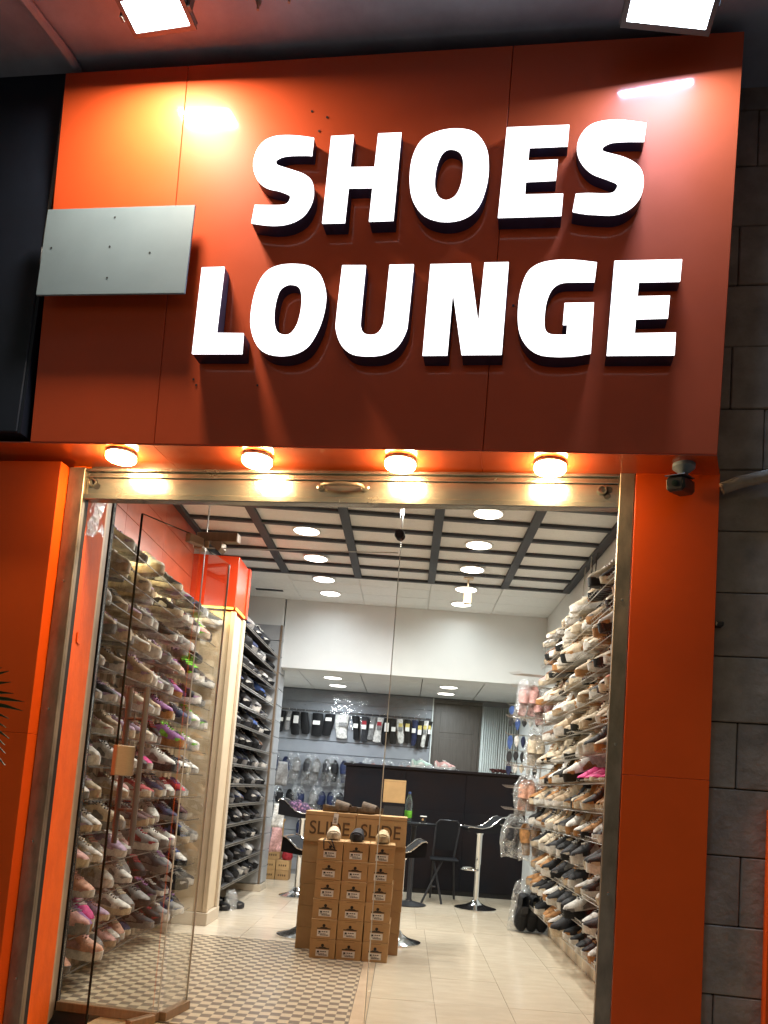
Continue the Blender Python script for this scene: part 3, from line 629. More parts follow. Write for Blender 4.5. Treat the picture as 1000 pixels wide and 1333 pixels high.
for x, y, lb in ((-1.04, 10.02, 'round lower ceiling light over the bagged slides, just behind the bulkhead'), (-1.04, 10.78, 'round lower ceiling light over the bagged slides, next to the sock wall'),
                 (.46, 10.12, 'round lower ceiling light before the dark door, just behind the bulkhead'), (.46, 10.80, 'round lower ceiling light before the dark door, next to the door wall')):
    downlight(x, y, ZM - .001, lb, M['down'], 13, (.86, .95, 1.0))
t = thing('spot_lamp', 'small cream spot lamp hanging from the ceiling between two downlights', 'spot lamp', (.48, 7.80, ZC - .03))
part('base', MB().bbox(.43, 7.76, ZC - .045, .53, 7.84, ZC - .029, .004), M['cream'], t)
part('stem', MB().tube([(.48, 7.80, ZC - .04), (.48, 7.80, ZC - .16)], .008, 8), M['cream'], t)
part('lamp_body', MB().lathe([(.02, ZC - .15), (.04, ZC - .165), (.042, ZC - .30), (.036, ZC - .30)], 18, (.48, 7.79)), M['cream'], t, True)
solo('air_slot', MB().bbox(-1.92, 8.98, ZC - .012, -1.60, 9.03, ZC - .002, .002), M['beam'], 'dark air slot in the ceiling beside the grey slat column', 'vent', WLD, (-1.76, 9, ZC))

# =================================================================== COLUMNS
t = thing('cream_column', 'cream painted column between the trainer shelves and the dark shoe rack', 'column', (-1.88, 7.2, 0))
part('shaft', MB().bbox(-2.09, 7.02, .11, -1.675, 7.42, 2.80, .006), M['cream'], t)
part('corner_bead', MB().bbox(-1.70, 7.008, .11, -1.655, 7.05, 2.80, .004), M['cream'], t)
part('edge_trim', MB().bbox(-1.674, 7.36, .11, -1.650, 7.435, 2.80, .003), M['skirt'], t)
part('plinth', MB().bbox(-2.09, 6.99, .0, -1.645, 7.44, .1095, .003), M['skirt'], t)
c = part('cap', MB().bbox(-2.09, 6.97, 2.835, -1.66, 7.45, 3.30, .004), M['cap'], t)
part('cap_edge', MB().bbox(-1.70, 7.38, 2.82, -1.645, 7.46, 3.31, .003), M['cap'], c)
part('led_strip', MB().box(-2.05, 6.985, 2.815, -1.68, 6.999, 2.832), M['led'], t)
part('led_strip', MB().box(-1.658, 7.0, 2.815, -1.648, 7.36, 2.832), M['led'], t)
area('led_light', (-1.85, 6.96, 2.815), .36, 1.5, (1.0, .75, .2), (0, -.3, -1), WLD, 'RECTANGLE', .02)

t = thing('slat_column', 'grey slat clad column ending the dark shoe rack', 'column', (-1.86, 9.55, 0))
part('core', MB().box(-2.095, 9.40, .0, -1.635, 9.76, 3.60), M['white'], t)
for k in range(16):
    z0 = .085 + k * .1935
    part('slat', MB().bbox(-2.095, 9.378, z0 + .004, -1.655, 9.399, z0 + .1895, .003), M['slatg'], t)
    part('slat', MB().bbox(-1.634, 9.402, z0 + .004, -1.620, 9.76, z0 + .1895, .003), M['slatg'], t)
part('edge_trim', MB().box(-1.654, 9.374, .08, -1.632, 9.400, 3.18), M['trim'], t)
part('plinth', MB().bbox(-2.095, 9.36, .0, -1.612, 9.76, .08, .003), M['skirt'], t)

# =================================================================== TRAINER WALL (striped), orange fascia
t = thing('display_wall', 'striped display wall carrying rows of trainers under the orange fascia', 'display wall', (XL, 5.7, 0))
DW = t
y = 4.40; k = 0
while y < 7.01:
    part('wall_strip', MB().bbox(XL - .0, y + .0015, .235, XL + .012, min(y + .0605, 7.018) - .0015, 2.80, .002), M['wdark'] if k % 2 else M['wlight'], t)
    part('skirting_strip', MB().bbox(XL, y + .0015, .0, XL + .015, min(y + .0605, 7.018) - .0015, .229, .002), M['wlight'] if k % 2 else M['wdark'], t)
    y += .0605; k += 1
for k in range(14):
    z = .155 + k * .192
    s_ = part('shelf', MB().bbox(XL + .013, 4.45, z - .006, XL + .30, 6.98, z - .0005, .001).warp(lambda x, y, zz: (x, y, zz + (XL + .30 - x) * .03)), M['shelfclear'], t)
    part('shelf_edge', MB().box(XL + .3005, 4.45, z - .007, XL + .303, 6.98, z), M['groove'], s_)
fa = thing('fascia', 'glossy orange fascia panels above the striped trainer wall', 'fascia', (XL, 5.7, 2.86))
for a, b in ((4.30, 5.30), (5.302, 6.12), (6.122, 6.962)):
    for z0, z1 in ((2.86, 3.068), (3.071, 3.28), (3.283, 3.515)):
        part('panel', MB().bbox(XL - .001, a, z0, XL + .024, b, z1, .002), M['fascia'], fa)
part('led_strip', MB().box(XL + .004, 4.5, 2.836, XL + .03, 6.95, 2.856), M['led'], fa)
area('led_light', (XL + .09, 5.8, 2.828), 2.2, 16.0, (1.0, .82, .45), (.45, 0, -1), WLD, 'RECTANGLE', .03).rotation_mode = 'QUATERNION'

# =================================================================== SHOES
def prof(tab, u):
    for (a, x), (b, y) in zip(tab[:-1], tab[1:]):
        if u <= b:
            k = (u - a) / (b - a); k = k * k * (3 - 2 * k); return x + (y - x) * k
    return tab[-1][1]
WID = [(0, .018), (.06, .031), (.25, .034), (.42, .036), (.68, .0475), (.85, .042), (.95, .027), (1, .010)]
KIND = {
 'trainer': dict(L=.285, th=.030, H=[(0, .085), (.06, .098), (.2, .074), (.36, .088), (.46, .100), (.62, .078), (.85, .060), (.96, .050), (1, .040)], op=(.05, .40), lace=(.44, .66)),
 'chunky': dict(L=.290, th=.038, H=[(0, .105), (.06, .120), (.2, .094), (.36, .108), (.46, .122), (.62, .096), (.85, .076), (.96, .066), (1, .054)], op=(.05, .38), lace=(.43, .66)),
 'boot': dict(L=.275, th=.032, H=[(0, .150), (.06, .165), (.2, .162), (.36, .158), (.44, .130), (.60, .086), (.85, .066), (.96, .056), (1, .042)], op=(.06, .34), lace=(.38, .60)),
 'loafer': dict(L=.265, th=.018, H=[(0, .060), (.06, .070), (.2, .054), (.36, .056), (.50, .068), (.66, .058), (.85, .044), (.96, .036), (1, .026)], op=(.05, .48), lace=None),
}
US = [0, .03, .07, .14, .22, .30, .37, .43, .50, .58, .66, .75, .84, .91, .96, .99, 1.0]
def shoe_parts(kind):
    K = KIND[kind]; L, th = K['L'], K['th']; a, b = K['op']
    ring = []
    for u in US:
        w_ = prof(WID, u); h = prof(K['H'], u); zb = th * .9 + .012 * max(0, u - .8) / .2; d = h - zb
        op = a <= u <= b; x = u * L
        if op: half = [(w_, zb), (w_ * 1.04, zb + d * .5), (w_ * .80, h), (w_ * .62, h - .006), (0, zb + .012)]
        else: half = [(w_, zb), (w_ * 1.0, zb + d * .42), (w_ * .74, zb + d * .82), (w_ * .36, zb + d * .97), (0, h)]
        ring.append((op, [(x, -p[0], p[1]) for p in half] + [(x, p[0], p[1]) for p in half[-2::-1]]))
    up, li = MB(), MB(); n = 9
    allv = [p for _, rg in ring for p in rg]; fu, fl2 = [], []
    for i in range(len(US) - 1):
        both = ring[i][0] and ring[i + 1][0]
        for j in range(8):
            q = (i * n + j, (i + 1) * n + j, (i + 1) * n + j + 1, i * n + j + 1)
            (fl2 if (both and 2 <= j <= 5) else fu).append(q)
    fu.append(tuple(range(n))); fu.append(tuple(range((len(US) - 1) * n, len(US) * n))[::-1])
    up.add(allv, fu)
    used = sorted({i for f in fl2 for i in f}); mp = {v: i for i, v in enumerate(used)}
    li.add([allv[v] for v in used], [tuple(mp[v] for v in f) for f in fl2])
    so_ = MB(); ol = []
    for u in [0, .02, .06, .2, .4, .55, .68, .8, .9, .96, 1.0]: ol.append((u * L * 1.012 - .002, prof(WID, u) + .0045, .012 * max(0, u - .8) / .2))
    m_ = len(ol); rows = []
    for lev, sh in ((0, .90), (.25, 1.0), (1.0, .98)):
        rows.append([(x, -w_ * sh, lev * th + tz * (.7 + .3 * lev)) for x, w_, tz in ol] + [(x, w_ * sh, lev * th + tz * (.7 + .3 * lev)) for x, w_, tz in ol[::-1]])
    so_.add([p for r in rows for p in r], [tuple(range(2 * m_))[::-1], tuple(range(4 * m_, 6 * m_))] + [(l * 2 * m_ + i, l * 2 * m_ + (i + 1) % (2 * m_), (l + 1) * 2 * m_ + (i + 1) % (2 * m_), (l + 1) * 2 * m_ + i) for l in (0, 1) for i in range(2 * m_)])
    out_ = {'upper': up.mesh('upper', True), 'lining': li.mesh('lining', True), 'sole': so_.mesh('sole', True)}
    if K['lace']:
        la = MB(); l0, l1 = K['lace']; u0 = b + .01
        for k in range(5):
            u = l0 + (l1 - l0) * k / 4; h = prof(K['H'], u) ; w_ = prof(WID, u) * .48; x = u * L; la.bbox(x - .0045, -w_, h - .004, x + .0045, w_, h + .004, .001)
        h = prof(K['H'], b); la.add([(b * L - .014, -.022, h + .014), (b * L - .014, .022, h + .014), (b * L - .006, .022, h + .014), (b * L - .006, -.022, h + .014), (b * L + .03, -.024, h - .01), (b * L + .03, .024, h - .01), (b * L + .04, .024, h - .01), (b * L + .04, -.024, h - .01)],
               [(0, 1, 2, 3), (0, 4, 5, 1), (1, 5, 6, 2), (2, 6, 7, 3), (3, 7, 4, 0), (4, 7, 6, 5)])
        out_['laces'] = la.mesh('laces')
        ov = MB()
        for s_ in (-1, 1):
            for (u0_, u1_, l0_, l1_) in ((.30, .62, .15, .75), (.01, .11, .1, .8), (.80, .97, .0, .45)):
                def P(p, q, u0_=u0_, u1_=u1_, l0_=l0_, l1_=l1_, s_=s_):
                    u = u0_ + (u1_ - u0_) * p; lv = l0_ + (l1_ - l0_) * q * (1 - .55 * p if u0_ == .30 else 1)
                    w_ = prof(WID, u); h = prof(K['H'], u); zb = th * .9 + .012 * max(0, u - .8) / .2; d = h - zb
                    # follow the upper's side: vertical to .45, then leaning in
                    kk = lv / .42
                    yy = w_ * (1.015 if kk < 1 else 1.015 - .27 * (lv - .42) / .4)
                    return (u * L, s_ * (yy + .0015), zb + d * lv)
                ov.grid(P, 4, 3)
        out_['overlay'] = ov.mesh('overlay', True)
    return out_
SHOE = {k: shoe_parts(k) for k in KIND}
CM = {}
def cm(name, c, r=.6):
    CM[name] = mat('shoe_' + name.replace(' ', '_'), tuple(x * .92 for x in c), r, var=.42, scale=34, bump=.35, bscale=130, spec=.2); return CM[name]
for n_, c_ in dict(white=(.68, .66, .62), cream=(.60, .51, .38), beige=(.46, .35, .235), grey=(.24, .235, .23), charcoal=(.034, .034, .038), black=(.010, .010, .011), navy=(.02, .028, .075), lilac=(.40, .29, .42), peach=(.62, .34, .24),
                  pink=(.66, .06, .24), rose=(.58, .33, .31), purple=(.27, .11, .30), red=(.36, .03, .04), neon=(.22, .68, .06), tan=(.40, .20, .075), brown=(.13, .065, .035), maroon=(.07, .022, .022), mint=(.36, .48, .42), blue=(.06, .11, .30), orange=(.65, .12, .02), olive=(.11, .075, .045), yellow=(.62, .50, .16), sand=(.56, .44, .27)).items(): cm(n_, c_)
def shoe(kind, name, label, cat, group, M4, cu, cs, ca, cl=None):
    o = bpy.data.objects.new(name, None); o.empty_display_size = .05; link(o); o.matrix_world = M4; tag(o, label, cat, group)
    P = SHOE[kind]
    shared('upper', P['upper'], CM[cu], o); shared('sole', P['sole'], CM[cs], o); shared('lining', P['lining'], CM[cl or 'charcoal'], o)
    if 'laces' in P:
        for n__, c__ in (('laces', ca if ca != cu else cs), ('overlay', ca)): shared(n__, P[n__], CM[c__], o)['kind'] = 'stuff'
    return o
def place(x, y, z, yaw, pitch=0.0, roll=0.0, s=1.0):
    """heel at x, y; a shoe pitched toe-down keeps its toe at z"""
    return Matrix.Translation((x, y, z + (.27 * s * math.sin(pitch) if pitch > 0 else 0))) @ Matrix.Rotation(yaw, 4, 'Z') @ Matrix.Rotation(pitch, 4, 'Y') @ Matrix.Rotation(roll, 4, 'X') @ Matrix.Diagonal((s, s * 1.06, s * 1.22, 1))
KW = {'trainer': 'trainer', 'chunky': 'chunky trainer', 'boot': 'ankle boot', 'loafer': 'slip-on shoe'}
KN = {'trainer': 'trainer', 'chunky': 'trainer', 'boot': 'ankle_boot', 'loafer': 'slip_on_shoe'}
KC = {'trainer': 'trainer', 'chunky': 'trainer', 'boot': 'ankle boot', 'loafer': 'slip-on shoe'}
KN2 = {'trainer': 'lace_up_shoe', 'chunky': 'lace_up_shoe'}; KC2 = {'trainer': 'lace-up shoe', 'chunky': 'lace-up shoe'}
KW2 = {'trainer': 'lace-up shoe', 'chunky': 'thick-soled lace-up', 'boot': 'ankle boot', 'loafer': 'slip-on shoe'}
# --- trainer wall: toes to the aisle
rw = random.Random(21)
for r_ in range(14):
    z = .155 + r_ * .192
    n_ = 15
    for i in range(n_):
        y = 4.58 + i * .168 + rw.uniform(-.025, .025)
        if y > 6.93 or (rw.random() < .11 and r_ > 1): continue
        f_ = i / (n_ - 1)
        if r_ <= 3: pal = ['peach', 'rose', 'white', 'purple', 'lilac', 'white', 'grey'] if f_ < .45 else ['charcoal', 'black', 'navy', 'grey', 'white', 'black']
        elif r_ <= 6: pal = ['peach', 'rose', 'white', 'cream', 'white', 'grey', 'white'] if f_ < .35 else ['maroon', 'navy', 'grey', 'charcoal', 'white', 'red', 'black']
        elif r_ <= 9: pal = ['cream', 'beige', 'lilac', 'white', 'grey', 'charcoal'] if f_ < .45 else ['grey', 'charcoal', 'navy', 'black', 'charcoal', 'white', 'purple']
        else: pal = ['white', 'cream', 'beige', 'grey', 'lilac', 'cream'] if f_ < .4 else ['black', 'charcoal', 'charcoal', 'black', 'rose', 'grey']
        cu = rw.choice(pal); acc = rw.choice(['white', 'grey', 'lilac', 'cream', 'rose'] if f_ < .5 else ['white', 'neon', 'red', 'grey', 'blue', 'charcoal', 'black', 'purple'])
        if r_ == 1 and i == 1: cu, acc = 'purple', 'lilac'
        if r_ == 1 and i == 2: cu, acc = 'pink', 'pink'
        if r_ in (0, 2) and i in (0, 1): cu, acc = 'peach', 'rose'
        if r_ == 6 and i in (4, 7): cu, acc = ('pink', 'grey')
        cs = rw.choice(['white', 'white', 'cream', 'grey', 'charcoal' if f_ > .4 else 'beige']) if cu not in ('purple',) else 'tan'
        kd = 'chunky' if rw.random() < .4 else 'trainer'
        if acc == cu: acc = 'white' if cu != 'white' else 'grey'
        lab = f'{cu} {KW[kd]} with {acc} trim, {ORD[i + 1]} from the door, {ORD[r_ + 1]} shelf up, striped wall'
        dark = cu in ('black', 'charcoal', 'navy', 'red', 'grey')
        shoe(kd, 'trainer', lab, 'trainer', 'trainers on the striped wall', place(XL + .030 + rw.uniform(0, .015), y, z, rw.uniform(-1.0, .25), rw.uniform(.02, .20), rw.uniform(-.08, .08), rw.uniform(.92, 1.12)), cu, cs, acc, 'grey' if not dark else 'charcoal')
# --- dark rack between the columns
t = thing('shoe_rack', 'black tiered rack of dark shoes between the cream column and the grey slat column', 'shoe rack', (-1.9, 8.4, 0))
part('back_panel', MB().box(XL + .002, 7.45, .1, XL + .02, 9.37, 3.05), M['slatg'], t)
for r_ in range(14):
    z = .27 + r_ * .1935
    s_ = part('shelf', MB().bbox(XL + .022, 7.47, z - .010, -1.66, 9.36, z - .001, .002).warp(lambda x, y, zz: (x, y, zz + (-1.66 - x) * .34)), M['shelfdark'], t)
    e_ = MB(); e_.tube([(-1.652, 7.47, z + .004), (-1.652, 9.36, z + .004)], .004, 6); e_.tube([(-1.652, 7.47, z - .018), (-1.652, 9.36, z - .018)], .003, 6)
    for k in range(32): y = 7.5 + k * .0585; e_.tube([(-1.652, y, z + .004), (-1.652, y + .029, z - .018), (-1.652, y + .0585, z + .004)], .0018, 4, False)
    part('wire_edge', e_, M['wire'], s_)
for r_ in range(14):
    z = .27 + r_ * .1935
    for i in range(7):
        y = 7.66 + i * .255 + rw.uniform(-.02, .02)
        f_ = i / 6
        cu = rw.choice(['black', 'charcoal', 'navy', 'charcoal', 'black', 'grey'] if f_ < .6 else ['grey', 'charcoal', 'black', 'grey'])
        if rw.random() < .10: cu = rw.choice(['white', 'brown', 'grey', 'blue'])
        acc = rw.choice(['white', 'grey', 'charcoal', 'black', 'navy']); cs = rw.choice(['charcoal', 'black', 'black', 'black', 'grey', 'white', 'charcoal'])
        if acc == cu: acc = 'white' if cu != 'white' else 'black'
        kd = rw.choice(['trainer', 'trainer', 'chunky'])
        lab = f'{cu} {KW[kd]} with {acc} trim, {ORD[i + 1]} past the cream column, {ORD[r_ + 1]} tier of dark rack'
        shoe(kd, 'trainer', lab, 'trainer', 'trainers on the dark rack', place(-2.0 + rw.uniform(0, .02), y, z + .005, rw.uniform(-.4, .35), .325, 0, rw.uniform(1.1, 1.25)), cu, cs, acc, 'black')
# --- wire rack opposite
t = thing('shoe_rack', 'wire shoe rack full of cream, tan and black shoes against the white wall', 'shoe rack', (1.45, 6.3, 0))
for k in range(57):
    y = 4.35 + k * .062
    part('plinth_slat', MB().bbox(1.492, y + .003, .0, 1.507, y + .059, .215, .002), M['wlight'] if k % 3 else M['skirt'], t)
part('plinth_top', MB().box(1.490, 4.35, .2155, XR - .001, 7.89, .222), M['skirt'], t)
ZR = [.262 + k * .198 for k in range(14)]
for z in ZR:
    e_ = MB()
    for x, dz in ((1.29, -.008), (1.40, .016), (1.54, .046)): e_.tube([(x, 4.4, z + dz), (x, 7.90, z + dz)], .0035, 6)
    e_.tube([(1.285, 4.4, z + .022), (1.285, 7.90, z + .022)], .003, 6)
    for k in range(59): y = 4.42 + k * .06; e_.tube([(1.575, y, z + .058), (1.29, y, z - .004), (1.275, y, z + .026)], .0019, 4, False)
    part('wire_shelf', e_, M['wire'], t)
for y in (4.6, 5.7, 6.8, 7.88): part('upright', MB().box(1.5765, y - .012, .223, 1.5795, y + .012, 3.0), M['rail'], t)
for r_, z in enumerate(ZR):
    n_ = 18
    for i in range(n_):
        y = 4.80 + i * .178 + rw.uniform(-.025, .025)
        if y > 7.86 or rw.random() < .05: continue
        f_ = i / (n_ - 1)
        if r_ <= 3: pal = ['black', 'charcoal', 'black', 'white', 'black', 'tan' if f_ > .7 else 'charcoal']; kd = rw.choice(['trainer', 'chunky', 'boot', 'trainer'])
        elif r_ <= 6: pal = ['cream', 'charcoal', 'white', 'beige', 'black', 'cream', 'tan']; kd = rw.choice(['boot', 'boot', 'trainer', 'chunky'])
        elif r_ <= 10: pal = ['cream', 'beige', 'cream', 'white', 'maroon', 'cream', 'black']; kd = rw.choice(['loafer', 'trainer', 'chunky', 'boot', 'boot'])
        else: pal = ['cream', 'beige', 'cream', 'white', 'charcoal', 'rose']; kd = rw.choice(['loafer', 'chunky', 'trainer', 'boot', 'trainer'])
        cu = rw.choice(pal)
        if r_ == 6 and i in (3, 4, 5, 6): cu = 'pink'; kd = 'loafer'
        if r_ == 9 and i == 1: cu = 'orange'
        if f_ > .75 and rw.random() < .5: cu = rw.choice(['tan', 'beige', 'brown', 'cream'])
        cs = rw.choice(['white', 'white', 'cream', 'cream', 'beige', 'tan' if r_ > 3 else 'white']) if rw.random() < .78 else 'black'
        acc = rw.choice(['white', 'cream', 'black', 'grey', 'tan'])
        if acc == cu: acc = 'white' if cu != 'white' else 'black'
        if cs == cu: cs = 'white' if cu != 'white' else 'tan'
        dn = f'{cu} {KW2[kd]} with {cs} sole' if kd in ('loafer',) else f'{cu} {KW2[kd]} with {acc} trim'
        lab = f'{dn}, {ORD[i + 1]} from street, {ORD[r_ + 1]} wire shelf up'
        shoe(kd, KN2.get(kd, KN[kd]), lab, KC2.get(kd, KC[kd]), 'shoes on the wire rack', place(1.572 - rw.uniform(0, .012), y, z, math.pi + rw.uniform(-.45, .75), rw.uniform(.06, .30), rw.uniform(-.10, .10), rw.uniform(.98, 1.27)), cu, cs, acc, 'charcoal' if cu in ('black', 'charcoal', 'maroon', 'brown') else 'beige')

# =================================================================== SLIDES, BOX STACK
def slide_parts(L=.28):
    fb = MB(); ol = [(0, .02), (.04, .034), (.2, .036), (.42, .036), (.66, .048), (.84, .044), (.95, .028), (1, .012)]
    rows = []
    for lev, sh in ((0, .93), (.012, 1.0), (.030, 1.02), (.038, .95), (.033, .75)):
        rows.append([(u * L, -w_ * sh, lev + .010 * max(0, u - .75) / .25 + (.008 * max(0, .3 - u) / .3 if lev > .02 else 0)) for u, w_ in ol] + [(u * L, w_ * sh, lev + .010 * max(0, u - .75) / .25 + (.008 * max(0, .3 - u) / .3 if lev > .02 else 0)) for u, w_ in ol[::-1]])
    n = 2 * len(ol)
    fb.add([p for r in rows for p in r], [tuple(range(n))[::-1], tuple(range(4 * n, 5 * n))] + [(l * n + i, l * n + (i + 1) % n, (l + 1) * n + (i + 1) % n, (l + 1) * n + i) for l in range(4) for i in range(n)])
    st = MB()
    def P(u, v, off):
        uu = .40 + .42 * u; w_ = .050 - .02 * abs(uu - .66); a = math.pi * v; hh = .050 + .024 * (1 - u) ** .8 - .004
        return (uu * L, -math.cos(a) * (w_ + .004 - off), .014 + max(0, math.sin(a)) ** .75 * (hh - off) + (.0))
    nu, nv = 5, 10
    a = [P(i / nu, j / nv, 0) for j in range(nv + 1) for i in range(nu + 1)]; b = [P(i / nu, j / nv, .009) for j in range(nv + 1) for i in range(nu + 1)]
    N = len(a); fs = []
    for j in range(nv):
        for i in range(nu):
            q = (j * (nu + 1) + i, j * (nu + 1) + i + 1, (j + 1) * (nu + 1) + i + 1, (j + 1) * (nu + 1) + i); fs.append(q); fs.append(tuple(N + k for k in q[::-1]))
    for j in range(nv):
        for i in (0, nu):
            p, q = j * (nu + 1) + i, (j + 1) * (nu + 1) + i; fs.append((p, q, N + q, N + p))
    st.add(a + b, fs)
    return fb.mesh('footbed', True), st.mesh('strap', True)
SLF, SLS = slide_parts()
def slide(label, M4, c, group, name='slide_sandal'):
    o = bpy.data.objects.new(name, None); link(o); o.matrix_world = M4; tag(o, label, 'slide sandal', group)
    shared('footbed', SLF, CM[c], o); shared('strap', SLS, CM[c], o); return o

BX, BY, BW, BH, BD = -.636, 6.062, .1955, .1467, .30
cols = ['in the column under the pale cream slide', 'in the middle column under the black slide', 'in the column under the tan slide']
proto = None
for c_ in range(3):
    for r_ in range(6):
        lab = f'brown shoe box, {ORD[r_ + 1]} from the floor, {cols[c_]}'
        x = BX + c_ * (BW + .0025) + R.uniform(-.002, .002); y = BY + R.uniform(-.006, .006) + c_ * .006; z = r_ * BH
        if proto is None:
            t = proto = thing('shoe_box', lab, 'shoe box', (BX, BY, 0), WLD, 'brown shoe boxes stacked on the checkered floor')
            X = lambda a: BX + a
            part('box_body', MB().bbox(X(.002), BY + .003, .001, X(BW - .002), BY + BD - .003, BH - .028, .0015), M['card'], t)
            lid = part('lid', MB().bbox(X(0), BY, BH - .030, X(BW), BY + BD, BH - .001, .002), M['card'], t)
            part('lid_print', MB().box(X(.055), BY - .0006, BH - .014, X(.14), BY, BH - .0115), M['brownink'], lid)
            lb = part('label', MB().box(X(.050), BY + .0016, .018, X(.146), BY + .0028, .066), M['paper'], t)
            m = MB()
            m.box(X(.060), BY + .0008, .044, X(.076), BY + .0016, .057)
            for k in range(3): m.box(X(.084 + k * .016), BY + .0008, .049, X(.096 + k * .016), BY + .0016, .056)
            for k in range(5): m.box(X(.058 + k * .012), BY + .0008, .036, X(.066 + k * .012), BY + .0016, .040)
            for k in range(14): m.box(X(.072 + k * .0046), BY + .0008, .024, X(.0742 + k * .0046 + (.001 if k % 3 else 0)), BY + .0016, .033)
            part('label_print', m, M['ink'], lb)
            m = MB(); m.lathe([(.0115, BY + .0028), (.0115, BY + .0020)], 18, (X(.098), .098), 'y'); m.box(X(.048), BY + .0020, .072, X(.150), BY + .0028, .079)
            m.prism([(X(.066), .080), (X(.132), .080), (X(.118), .0865), (X(.080), .0865)], BY + .0020, BY + .0028, 'y')
            part('logo_print', m, M['ink'], t)
        else:
            k = copy_tree(proto); k['label'] = lab
            k.matrix_world = Matrix.Translation((x, y, z)) @ Matrix.Rotation(R.uniform(-.022, .022), 4, 'Z')
# cartons behind
for c_ in range(2):
    for r_ in range(5):
        x0 = -.785 + c_ * .411; lab = f'plain brown carton, {ORD[r_ + 1]} from the floor, behind the shoe boxes on the ' + ('checkered side' if c_ == 0 else 'counter side')
        t = thing('carton', lab, 'carton', (x0 + .2, 6.46, r_ * .169), WLD, 'plain cartons stacked behind the shoe boxes')
        j = R.uniform(-.004, .004)
        part('carton_body', MB().bbox(x0 + j, 6.372, r_ * .169 + .0005, x0 + .408 + j, 6.60, r_ * .169 + .1685, .002), M['card2'], t)
        part('tape', MB().box(x0 + .19 + j, 6.3712, r_ * .169 + .11, x0 + .225 + j, 6.3722, r_ * .169 + .168), M['card'], t)
def text_mesh(s_, size, ext):
    cu = bpy.data.curves.new('print', 'FONT'); cu.body = s_; cu.size = size; cu.extrude = ext; cu.offset = .0012; cu.align_x = 'LEFT'
    ob = bpy.data.objects.new('print', cu); COL.objects.link(ob)
    me = bpy.data.meshes.new_from_object(ob.evaluated_get(bpy.context.evaluated_depsgraph_get())); bpy.data.objects.remove(ob); return me
for c_ in range(2):
    x0 = -.785 + c_ * .411
    t = thing('carton', 'brown carton printed SLIDE, ' + ('at the cloth bag side of the stack top' if c_ == 0 else 'at the small brown box side of the stack top'), 'carton', (x0 + .2, 6.46, .846), WLD, 'cartons printed SLIDE')
    b_ = part('carton_body', MB().bbox(x0, 6.366, .8455, x0 + .406, 6.66, 1.084, .002), M['card'], t)
    part('lid_seam', MB().box(x0 + .002, 6.3652, 1.052, x0 + .404, 6.3662, 1.0545), M['brownink'], t)
    me = text_mesh('SLIDE', .150, .0004); off = ORIG[t.name]
    w_ = max(v.co.x for v in me.vertices)
    for v in me.vertices: xx, yy, zz = v.co; v.co = (x0 + .035 + xx * (.325 / w_) - off.x, 6.3650 + zz - off.y, .905 + yy - off.z)
    me.materials.clear(); me.materials.append(M['brownink']); link(bpy.data.objects.new('lettering', me), t)
slide('pale cream slide sandal, toe forward, on the box with the dangling black cord', place(-.545, 6.36, .881, -math.pi / 2 + .08), 'cream', 'slides shown on the box stack')
slide('black slide sandal, toe forward, on the middle column of shoe boxes', place(-.340, 6.36, .881, -math.pi / 2 - .05), 'charcoal', 'slides shown on the box stack')
slide('tan slide sandal, toe forward, on the shoe box column beside the counter side', place(-.145, 6.36, .881, -math.pi / 2 - .02), 'sand', 'slides shown on the box stack')
slide('brown slide sandal with a hanging price tag on top of the SLIDE cartons', place(-.66, 6.50, 1.085, -.25, 0, 0, 1.0), 'olive', 'slides shown on the box stack')
slide('brown slide sandal without a tag on top of the SLIDE cartons', place(-.44, 6.52, 1.085, -.30, 0, 0, 1.0), 'olive', 'slides shown on the box stack')
t = thing('price_tag', 'cream price tag hanging from the brown slide over the SLIDE carton', 'price tag', (-.55, 6.36, 1.0))
part('tag_card', MB().prism([(-.567, .992), (-.525, .990), (-.519, 1.075), (-.556, 1.078)], 6.358, 6.3595, 'y'), M['paper'], t)
m = MB()
for k in range(4): m.box(-.556, 6.3570, 1.002 + k * .012, -.532, 6.3578, 1.007 + k * .012)
part('tag_print', m, M['brownink'], t)
part('string', MB().tube([(-.536, 6.359, 1.074), (-.530, 6.37, 1.10), (-.51, 6.44, 1.12)], .0012, 5), M['ink'], t)
solo('cord', MB().tube([(-.596, 6.20, .884), (-.594, 6.066, .884), (-.592, 6.058, .87), (-.588, 6.056, .815)], .0045, 6).tube([(-.545, 6.20, .884), (-.534, 6.066, .884), (-.525, 6.058, .87), (-.502, 6.056, .812)], .0045, 6).tube([(-.56, 6.057, .873), (-.512, 6.056, .825)], .003, 6), M['ink'], 'black cord dangling from under the pale cream slide', 'cord', WLD, (-.55, 6.06, .85))

